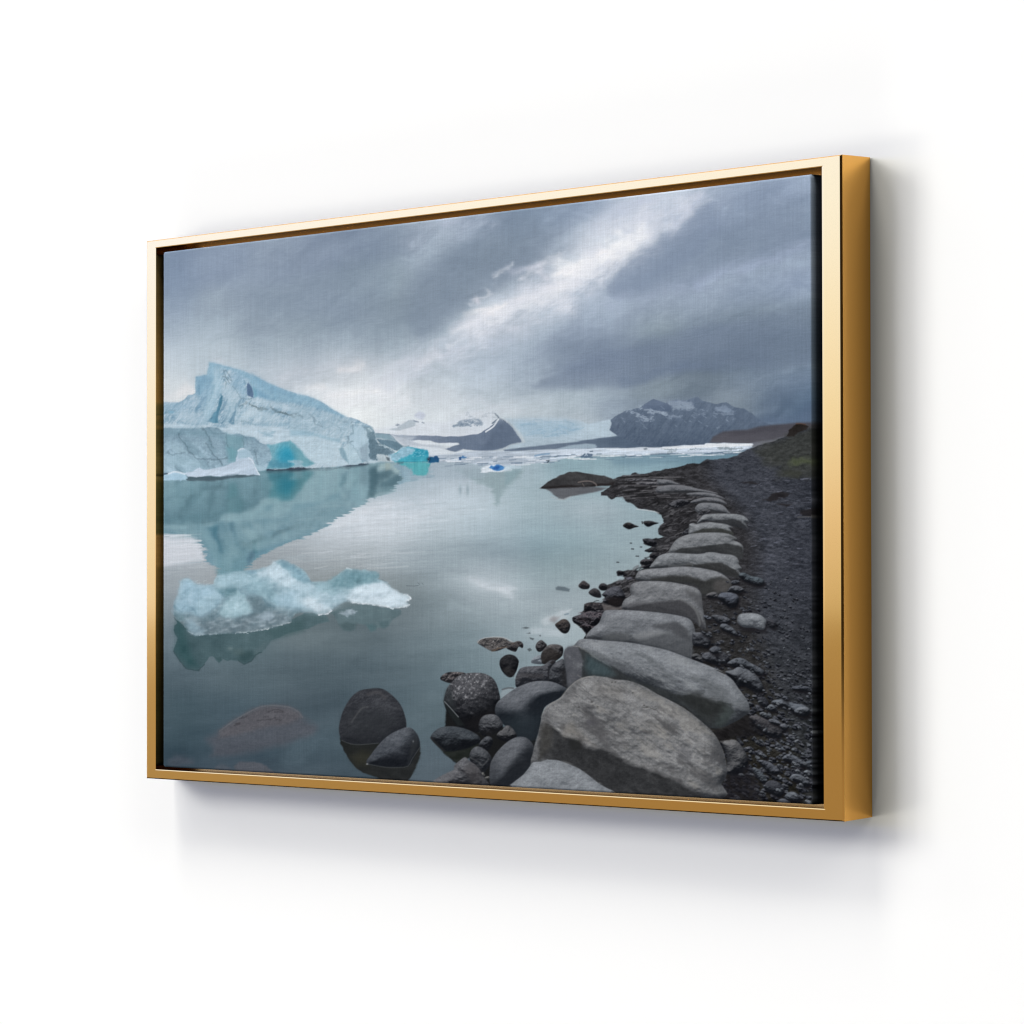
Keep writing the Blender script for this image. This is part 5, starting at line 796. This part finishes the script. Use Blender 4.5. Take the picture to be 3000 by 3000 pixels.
# submerged stones
def sub(pts,col,blur,a,seed): fill(pts,col,blur,a,3,(6,30,20,seed),[(5,40,14,4,seed+1,-12),(4,4,4,2,seed+2)])
sub(tI([(60,665),(160,600),(280,510),(420,430),(520,385),(620,377),(760,390),(840,430),(900,500),(1000,560),(960,640),(850,670),(740,720),(560,755),(340,800),(110,830),(90,740)]),(82,84,92),16,.75,221)
fill(tI([(150,600),(280,510),(420,430),(520,385),(620,377),(760,390),(840,430),(880,480),(760,540),(560,570),(300,640),(160,660)]),(90,89,94),10,.75,0,(3,16,12,7),[(6,30,12,4,222,-14),(5,4,4,2,223)])
stroke(tI([(160,600),(280,512),(420,432),(520,387),(620,378),(760,391),(840,430),(880,480)]),2.5,(114,114,118),.4,3,2.5)
for q,w in (([(580,430),(640,412),(700,420),(710,440),(640,435)],5),([(490,510),(560,505),(640,490),(690,505)],5),([(280,550),(330,535)],5),([(340,490),(400,470)],4),([(540,480),(590,475)],3)): stroke(tI(q),w/2.4+.6,(62,61,66),.6,2,2.6,(3,9,6,4))
sub(tI([(310,960),(312,885),(380,862),(460,873),(540,905),(610,960)]),(88,90,97),5,.8,225); sub(tI([(110,960),(130,905),(190,885),(245,910),(245,960)]),(80,85,93),7,.6,226)
sub(tI([(690,870),(760,760),(860,680),(960,640),(1080,660),(1000,760),(850,900)]),(82,98,108),16,.5,227); sub(tF([(60,1680),(120,1640),(200,1650),(240,1700),(100,1720)]),(78,82,92),12,.6,228)
img[:]=np.clip(img,0,255)

# ---------------------------------------------------------------- light levels
LK=10.55; AMB=.03; WG=1.0; PG=(.89,.89,.895)
LAMPS=[(.75,1.35,.45,1.,.145),(1.4,1.9,.35,1.05,.140),(1.9,2.4,.3,.7,.052),(1.9,2.5,.6,1.2,.058),(.9,1.6,1.2,2.4,.080),(0.05,.9,1.9,5.2,.175),
       (-3.4,-.8,1.6,3.2,.030),(-6,-2,1.6,4.,.056),(3,5,1.6,2.6,.021),(.9,1.5,-1.2,-.5,.038),(1.5,2.3,-.65,-.25,.110),(.2,1.,-5,-2.2,.040)]

# ================================================================= the place
scene=bpy.context.scene; COL=scene.collection
# pinhole recovered from the photograph's frame corners; unit = frame height, 3000 px photo
F_PX=11373.4349; WD=1.83793615; DP=.0599049; YAW,PIT,ROL=-.876048785,-.0212169728,.00153978208
TV=np.array([-.092774727,.0208513937,-6.52202516]); SC=.8          # frame is 0.8 m tall
def rotm():
    a,b,c=PIT,YAW,ROL
    Rx=np.array([[1,0,0],[0,math.cos(a),-math.sin(a)],[0,math.sin(a),math.cos(a)]])
    Ry=np.array([[math.cos(b),0,math.sin(b)],[0,1,0],[-math.sin(b),0,math.cos(b)]])
    Rz=np.array([[math.cos(c),-math.sin(c),0],[math.sin(c),math.cos(c),0],[0,0,1]])
    return Rz@Rx@Ry
RM=rotm(); CAM=-RM.T@TV
def trace_uv(P):                      # canvas point -> coordinates of the traced picture
    q=P@RM.T+TV; return np.stack([1500+F_PX*q[:,0]/-q[:,2],1500-F_PX*q[:,1]/-q[:,2]],1)
def W(p):                             # (right, up, out of wall) in frame heights -> world metres
    p=np.asarray(p,float); return np.stack([p[...,0],-p[...,2],p[...,1]],-1)*SC

# ---- materials
def mat(name):
    m=bpy.data.materials.new(name); m.use_nodes=True; nt=m.node_tree; return m,nt,nt.nodes['Principled BSDF']
def node(nt,t,**k):
    n=nt.nodes.new(t)
    for a,b in k.items(): setattr(n,a,b)
    return n
def gold():
    m,nt,b=mat('polished_gold_metal')
    tc=node(nt,'ShaderNodeTexCoord'); n=node(nt,'ShaderNodeTexNoise'); n.inputs['Scale'].default_value=9; n.inputs['Detail'].default_value=3
    nt.links.new(tc.outputs['Object'],n.inputs['Vector'])
    r=node(nt,'ShaderNodeMapRange'); r.inputs['To Min'].default_value=.035; r.inputs['To Max'].default_value=.075
    nt.links.new(n.outputs['Fac'],r.inputs['Value']); nt.links.new(r.outputs['Result'],b.inputs['Roughness'])
    b.inputs['Base Color'].default_value=(.90,.46,.112,1); b.inputs['Metallic'].default_value=1
    return m
def white():
    m,nt,b=mat('white_wall_paint')
    b.inputs['Roughness'].default_value=.9; b.inputs['Specular IOR Level'].default_value=.1
    tc=node(nt,'ShaderNodeTexCoord'); n=node(nt,'ShaderNodeTexNoise'); n.inputs['Scale'].default_value=5; n.inputs['Detail'].default_value=2
    nt.links.new(tc.outputs['Object'],n.inputs['Vector'])
    cr=node(nt,'ShaderNodeValToRGB'); cr.color_ramp.elements[0].color=(.893,.893,.893,1); cr.color_ramp.elements[1].color=(.899,.899,.899,1)
    nt.links.new(n.outputs['Fac'],cr.inputs['Fac']); nt.links.new(cr.outputs['Color'],b.inputs['Base Color'])
    return m
def cloth():
    m,nt,b=mat('printed_canvas')
    at=node(nt,'ShaderNodeAttribute',attribute_name='print'); tc=node(nt,'ShaderNodeTexCoord')
    def thread(sx,sz,det):
        mp=node(nt,'ShaderNodeMapping'); mp.inputs['Scale'].default_value=(sx,3,sz); nt.links.new(tc.outputs['Object'],mp.inputs['Vector'])
        n=node(nt,'ShaderNodeTexNoise'); n.inputs['Scale'].default_value=1; n.inputs['Detail'].default_value=det; nt.links.new(mp.outputs['Vector'],n.inputs['Vector']); return n
    warp=thread(330,16,1.5); weft=thread(46,520,1.5); fine=thread(420,520,1)
    a=node(nt,'ShaderNodeMath',operation='ADD'); nt.links.new(warp.outputs['Fac'],a.inputs[0]); nt.links.new(weft.outputs['Fac'],a.inputs[1])
    a2=node(nt,'ShaderNodeMath',operation='ADD'); nt.links.new(a.outputs[0],a2.inputs[0]); nt.links.new(fine.outputs['Fac'],a2.inputs[1])
    r=node(nt,'ShaderNodeMapRange'); r.inputs['From Min'].default_value=.9; r.inputs['From Max'].default_value=2.1; r.inputs['To Min'].default_value=.87; r.inputs['To Max'].default_value=1.13
    nt.links.new(a2.outputs[0],r.inputs['Value'])
    mx=node(nt,'ShaderNodeMix',data_type='RGBA',blend_type='MULTIPLY'); mx.inputs['Factor'].default_value=1
    nt.links.new(at.outputs['Color'],mx.inputs[6]); nt.links.new(r.outputs['Result'],mx.inputs[7]); nt.links.new(mx.outputs[2],b.inputs['Base Color'])
    bp=node(nt,'ShaderNodeBump'); bp.inputs['Strength'].default_value=.12; bp.inputs['Distance'].default_value=.0004
    nt.links.new(a2.outputs[0],bp.inputs['Height']); nt.links.new(bp.outputs['Normal'],b.inputs['Normal'])
    b.inputs['Roughness'].default_value=.9; b.inputs['Specular IOR Level'].default_value=.0
    return m
def board():
    m,nt,b=mat('dark_gold_backing'); b.inputs['Base Color'].default_value=(.55,.27,.06,1); b.inputs['Metallic'].default_value=1; b.inputs['Roughness'].default_value=.25
    return m
GOLD,WHITE,CLOTH,BOARD=gold(),white(),cloth(),board()

def link(name,me,m,parent=None):
    o=bpy.data.objects.new(name,me); COL.objects.link(o); o.parent=parent
    if m: me.materials.append(m)
    return o
def mesh(name,verts,faces,m,parent=None):
    me=bpy.data.meshes.new(name); me.from_pydata([tuple(v) for v in verts],[],faces); me.update()
    bm=bmesh.new(); bm.from_mesh(me); bmesh.ops.recalc_face_normals(bm,faces=bm.faces); bm.to_mesh(me); bm.free()
    return link(name,me,m,parent)

# ---- the wall
WZ=-DP-.0015
v=[W((x,y,z)) for z in (WZ,WZ-.15) for y in (-7,7) for x in (-9,9)]
wall=mesh('wall',v,[(0,1,3,2),(4,6,7,5),(0,4,5,1),(2,3,7,6),(0,2,6,4),(1,5,7,3)],WHITE)
wall['kind']='structure'; wall['label']='plain white wall behind the gold framed print'; wall['category']='wall'

# ---- the framed print: an empty that parents frame and canvas
root=bpy.data.objects.new('framed_canvas_print',None); COL.objects.link(root)
root['label']='gold framed canvas print of icebergs and boulders in a glacier lagoon, hung on white wall'; root['category']='wall art'
wL,wR,wT,wB=.0315,.0425,.0146,.0175; CH=.0015; X2=WD/2
prof=[(0,-DP),(0,-CH),(.10,0),(.915,0),(1,-.00012),(1,-DP+.004),(.3,-DP+.004),(.3,-DP)]
BT=.0046                               # the bottom rail tapers a little towards the wall
def corner(cx,cy,s,z):
    x=-X2+s*wL if cx<0 else X2-s*wR
    y=.5-s*wT if cy>0 else -.5+s*wB+BT*min(1,max(0,(-z-CH)/(DP-CH)))*(1-s)
    return (x,y,z)
# backing ledge seen in the gap round the canvas
ix0,ix1,iy0,iy1=-X2+wL-.001,X2-wR+.001,-.5+wB-.001,.5-wT+.001; zb=-DP+.009
v=[W((x,y,z)) for z in (zb,-DP+.0045) for (x,y) in ((ix0,iy0),(ix1,iy0),(ix1,iy1),(ix0,iy1))]
frame=mesh('frame',v,[(0,1,2,3),(4,7,6,5),(0,4,5,1),(1,5,6,2),(2,6,7,3),(3,7,4,0)],BOARD,root)
for (a,b) in (((-1,1),(1,1)),((1,1),(1,-1)),((1,-1),(-1,-1)),((-1,-1),(-1,1))):
    n=len(prof); v=[W(corner(*a,s,z)) for s,z in prof]+[W(corner(*b,s,z)) for s,z in prof]
    mesh('rail',v,[(i,(i+1)%n,n+(i+1)%n,n+i) for i in range(n)]+[tuple(range(n)),tuple(range(2*n-1,n-1,-1))],GOLD,frame)

# ---- the canvas, printed face as a fine grid of coloured vertices
CZ=-.001; LV=1.0
cx0,cx1,cy0,cy1=-.8655,.8535,-.4772,.4762; RR=.0035
def s2l(c): c=c/255.; return np.where(c<=.04045,c/12.92,((c+.055)/1.055)**2.4)
def sample(P):
    q=trace_uv(P); fx=np.clip((q[:,0]-PX0)/S,0,NX-1.001); fy=np.clip((q[:,1]-PY0)/S,0,NY-1.001)
    i=fx.astype(int); j=fy.astype(int); tx=(fx-i)[:,None]; ty=(fy-j)[:,None]
    c=(img[j,i]*(1-tx)+img[j,i+1]*tx)*(1-ty)+(img[j+1,i]*(1-tx)+img[j+1,i+1]*tx)*ty
    return s2l(c)
def paint_mesh(me,cols):
    at=me.color_attributes.new('print','FLOAT_COLOR','POINT')
    a=np.ones((len(cols),4),np.float32); a[:,:3]=np.clip(cols*PRINT_GAIN,0,.95); at.data.foreach_set('color',a.ravel())
PRINT_GAIN=np.array(PG)
nu,nv=1240,1060
u=np.linspace(cx0+RR,cx1-RR,nu); w=np.linspace(cy0+RR,cy1-RR,nv)
U,V=np.meshgrid(u,w); P=np.stack([U.ravel(),V.ravel(),np.full(U.size,CZ)],1)
me=bpy.data.meshes.new('canvas'); me.vertices.add(nu*nv); me.vertices.foreach_set('co',W(P).astype(np.float32).ravel())
k=(np.arange(nv-1)[:,None]*nu+np.arange(nu-1)[None,:]).ravel(); q=np.stack([k,k+1,k+nu+1,k+nu],1).astype(np.int32)
me.loops.add(q.size); me.loops.foreach_set('vertex_index',q.ravel()); me.polygons.add(len(q)); me.polygons.foreach_set('loop_start',np.arange(0,q.size,4,dtype=np.int32))
me.update(calc_edges=True); paint_mesh(me,sample(P)); canvas=link('canvas',me,CLOTH,root)
# the picture runs on round the stretched edges
ring=[]; M=260
for t in np.linspace(cx0+RR,cx1-RR,M): ring.append((t,cy0+RR,0,-1))
for t in np.linspace(cy0+RR,cy1-RR,M): ring.append((cx1-RR,t,1,0))
for t in np.linspace(cx1-RR,cx0+RR,M): ring.append((t,cy1-RR,0,1))
for t in np.linspace(cy1-RR,cy0+RR,M): ring.append((cx0+RR,t,-1,0))
steps=[(RR*math.sin(a),CZ-RR+RR*math.cos(a)) for a in np.linspace(0,math.pi/2,6)]+[(RR,CZ-.012),(RR,-DP+.010)]
vs=[];sm=[]
for x,y,nx,ny in ring:
    for o,z in steps: vs.append((x+nx*o,y+ny*o,z)); sm.append((x,y,CZ))
k=len(steps); n=len(ring)
fs=[(i*k+j,((i+1)%n)*k+j,((i+1)%n)*k+j+1,i*k+j+1) for i in range(n) for j in range(k-1)]
wrap=mesh('wrapped_edge',W(np.array(vs)),fs,CLOTH,canvas)
for p in wrap.data.polygons: p.use_smooth=True
paint_mesh(wrap.data,sample(np.array(sm))); wrap['label']='printed canvas turned over the stretcher edge'

# ---- lamps: soft boxes on a far plane, most of them to the left and above, as the shadows on the wall show
LD=90.
def softbox(u1,u2,v1,v2,level):
    """box seen from the print at slopes u (to the left) and v (up); level = share of the wall's brightness"""
    n=15; uu=u1+(u2-u1)*(np.arange(n)+.5)/n; vv=v1+(v2-v1)*(np.arange(n)+.5)/n; uu,vv=np.meshgrid(uu,vv)
    form=((1+uu*uu+vv*vv)**-2.).mean()*(u2-u1)*(v2-v1)
    area=(u2-u1)*(v2-v1)*(LD*SC)**2
    l=bpy.data.lights.new('softbox','AREA'); l.shape='RECTANGLE'; l.size=(u2-u1)*LD*SC; l.size_y=(v2-v1)*LD*SC
    l.energy=LK*level*area/form; l.color=(1,.99,.94) if (u1>=.3 and v1>0) else ((1,.965,.86) if v2<0 else (1,.97,.875))
    o=bpy.data.objects.new('softbox',l); COL.objects.link(o)
    o.location=(-(u1+u2)/2*LD*SC,-LD*SC,(v1+v2)/2*LD*SC); o.rotation_euler=(math.pi/2,0,0)
for q in LAMPS: softbox(*q)

# ---- studio surroundings (world): dim room, bright backdrop with a floor line to the front left
world=bpy.data.worlds.new('World'); scene.world=world; world.use_nodes=True; nt=world.node_tree
bg=nt.nodes['Background']; tc=node(nt,'ShaderNodeTexCoord'); sp=node(nt,'ShaderNodeSeparateXYZ'); nt.links.new(tc.outputs['Generated'],sp.inputs[0])
def mth(op,a,b=None,c=None):
    n=node(nt,'ShaderNodeMath',operation=op)
    for i,q in enumerate((a,b,c)):
        if q is None: continue
        if isinstance(q,(int,float)): n.inputs[i].default_value=q
        else: nt.links.new(q,n.inputs[i])
    return n.outputs[0]
def mr(v,a,b,c,d,st='SMOOTHSTEP'):
    n=node(nt,'ShaderNodeMapRange',interpolation_type=st); nt.links.new(v,n.inputs['Value'])
    for k_,q in zip(('From Min','From Max','To Min','To Max'),(a,b,c,d)): n.inputs[k_].default_value=q
    return n.outputs['Result']
x_,y_,z_=sp.outputs
el=mth('MULTIPLY',mth('ARCSINE',z_),180/math.pi)
az=mth('MULTIPLY',mth('ARCTAN2',mth('MULTIPLY',x_,-1),mth('MULTIPLY',y_,-1)),180/math.pi)
e2=mth('ADD',el,mth('MULTIPLY',mth('SUBTRACT',az,50),.19))
MT=np.array([.90,.46,.112])
def ramp(stops):
    r=node(nt,'ShaderNodeValToRGB'); cr=r.color_ramp
    nt.links.new(mr(e2,-6,8,0,1,'LINEAR'),r.inputs['Fac'])
    st=sorted(stops)
    for i,(e,c) in enumerate(st):
        f=(e+6)/14; L=s2l(np.array(c,float))/MT/8*WG
        el_=cr.elements[i] if i<2 else cr.elements.new(f)
        el_.position=f; el_.color=(*L,1)
    return r.outputs['Color']
up=ramp([(6.2,(254,243,219)),(4.4,(252,236,202)),(3.2,(249,226,182)),(1.75,(243,213,157)),(.9,(236,200,142)),(.25,(230,188,125)),(-1.2,(205,165,98))])
dn=ramp([(1.2,(225,185,122)),(.5,(209,169,105)),(-.3,(182,139,75)),(-1.4,(174,132,68)),(-3,(163,119,58)),(-5,(162,118,57))])
mix=node(nt,'ShaderNodeMix',data_type='RGBA'); nt.links.new(mr(el,-.55,-.2,0,1),mix.inputs[0]); nt.links.new(dn,mix.inputs[6]); nt.links.new(up,mix.inputs[7])
low=mr(el,-3,-.6,1,0)
win=mth('MULTIPLY',mth('MULTIPLY',mth('MAXIMUM',mr(az,22,34,0,1),mth('MULTIPLY',low,mr(az,-50,-30,0,1))),mr(az,74,84,1,0)),mth('MULTIPLY',mr(el,-30,-14,0,1),mr(el,7.2,10.5,1,0)))
sc8=node(nt,'ShaderNodeVectorMath',operation='SCALE'); nt.links.new(mix.outputs[2],sc8.inputs[0]); sc8.inputs['Scale'].default_value=8
room=node(nt,'ShaderNodeMix',data_type='RGBA'); nt.links.new(win,room.inputs[0]); room.inputs[6].default_value=(AMB,AMB*.98,AMB*.96,1); nt.links.new(sc8.outputs[0],room.inputs[7])
nt.links.new(room.outputs[2],bg.inputs['Color']); bg.inputs['Strength'].default_value=1

# ---- camera
from mathutils import Matrix
cd=bpy.data.cameras.new('camera'); cam=bpy.data.objects.new('camera',cd); COL.objects.link(cam); scene.camera=cam
cd.sensor_width=36; cd.sensor_fit='HORIZONTAL'; cd.lens=F_PX/3000*36; cd.clip_start=.1; cd.clip_end=500
B=np.array([[1,0,0],[0,0,-1],[0,1,0]])@RM.T
m4=Matrix([list(r)+[0] for r in B]+[[0,0,0,1]]); cp=W(CAM); m4.translation=tuple(cp); cam.matrix_world=m4
scene.view_settings.view_transform='Standard'; scene.view_settings.look='None'; scene.view_settings.exposure=0; scene.view_settings.gamma=1; scene.view_settings.use_curve_mapping=False
scene.render.engine='CYCLES'; scene.cycles.max_bounces=8; scene.cycles.caustics_reflective=False; scene.cycles.caustics_refractive=False; scene.cycles.use_denoising=True; scene.cycles.filter_width=1.2
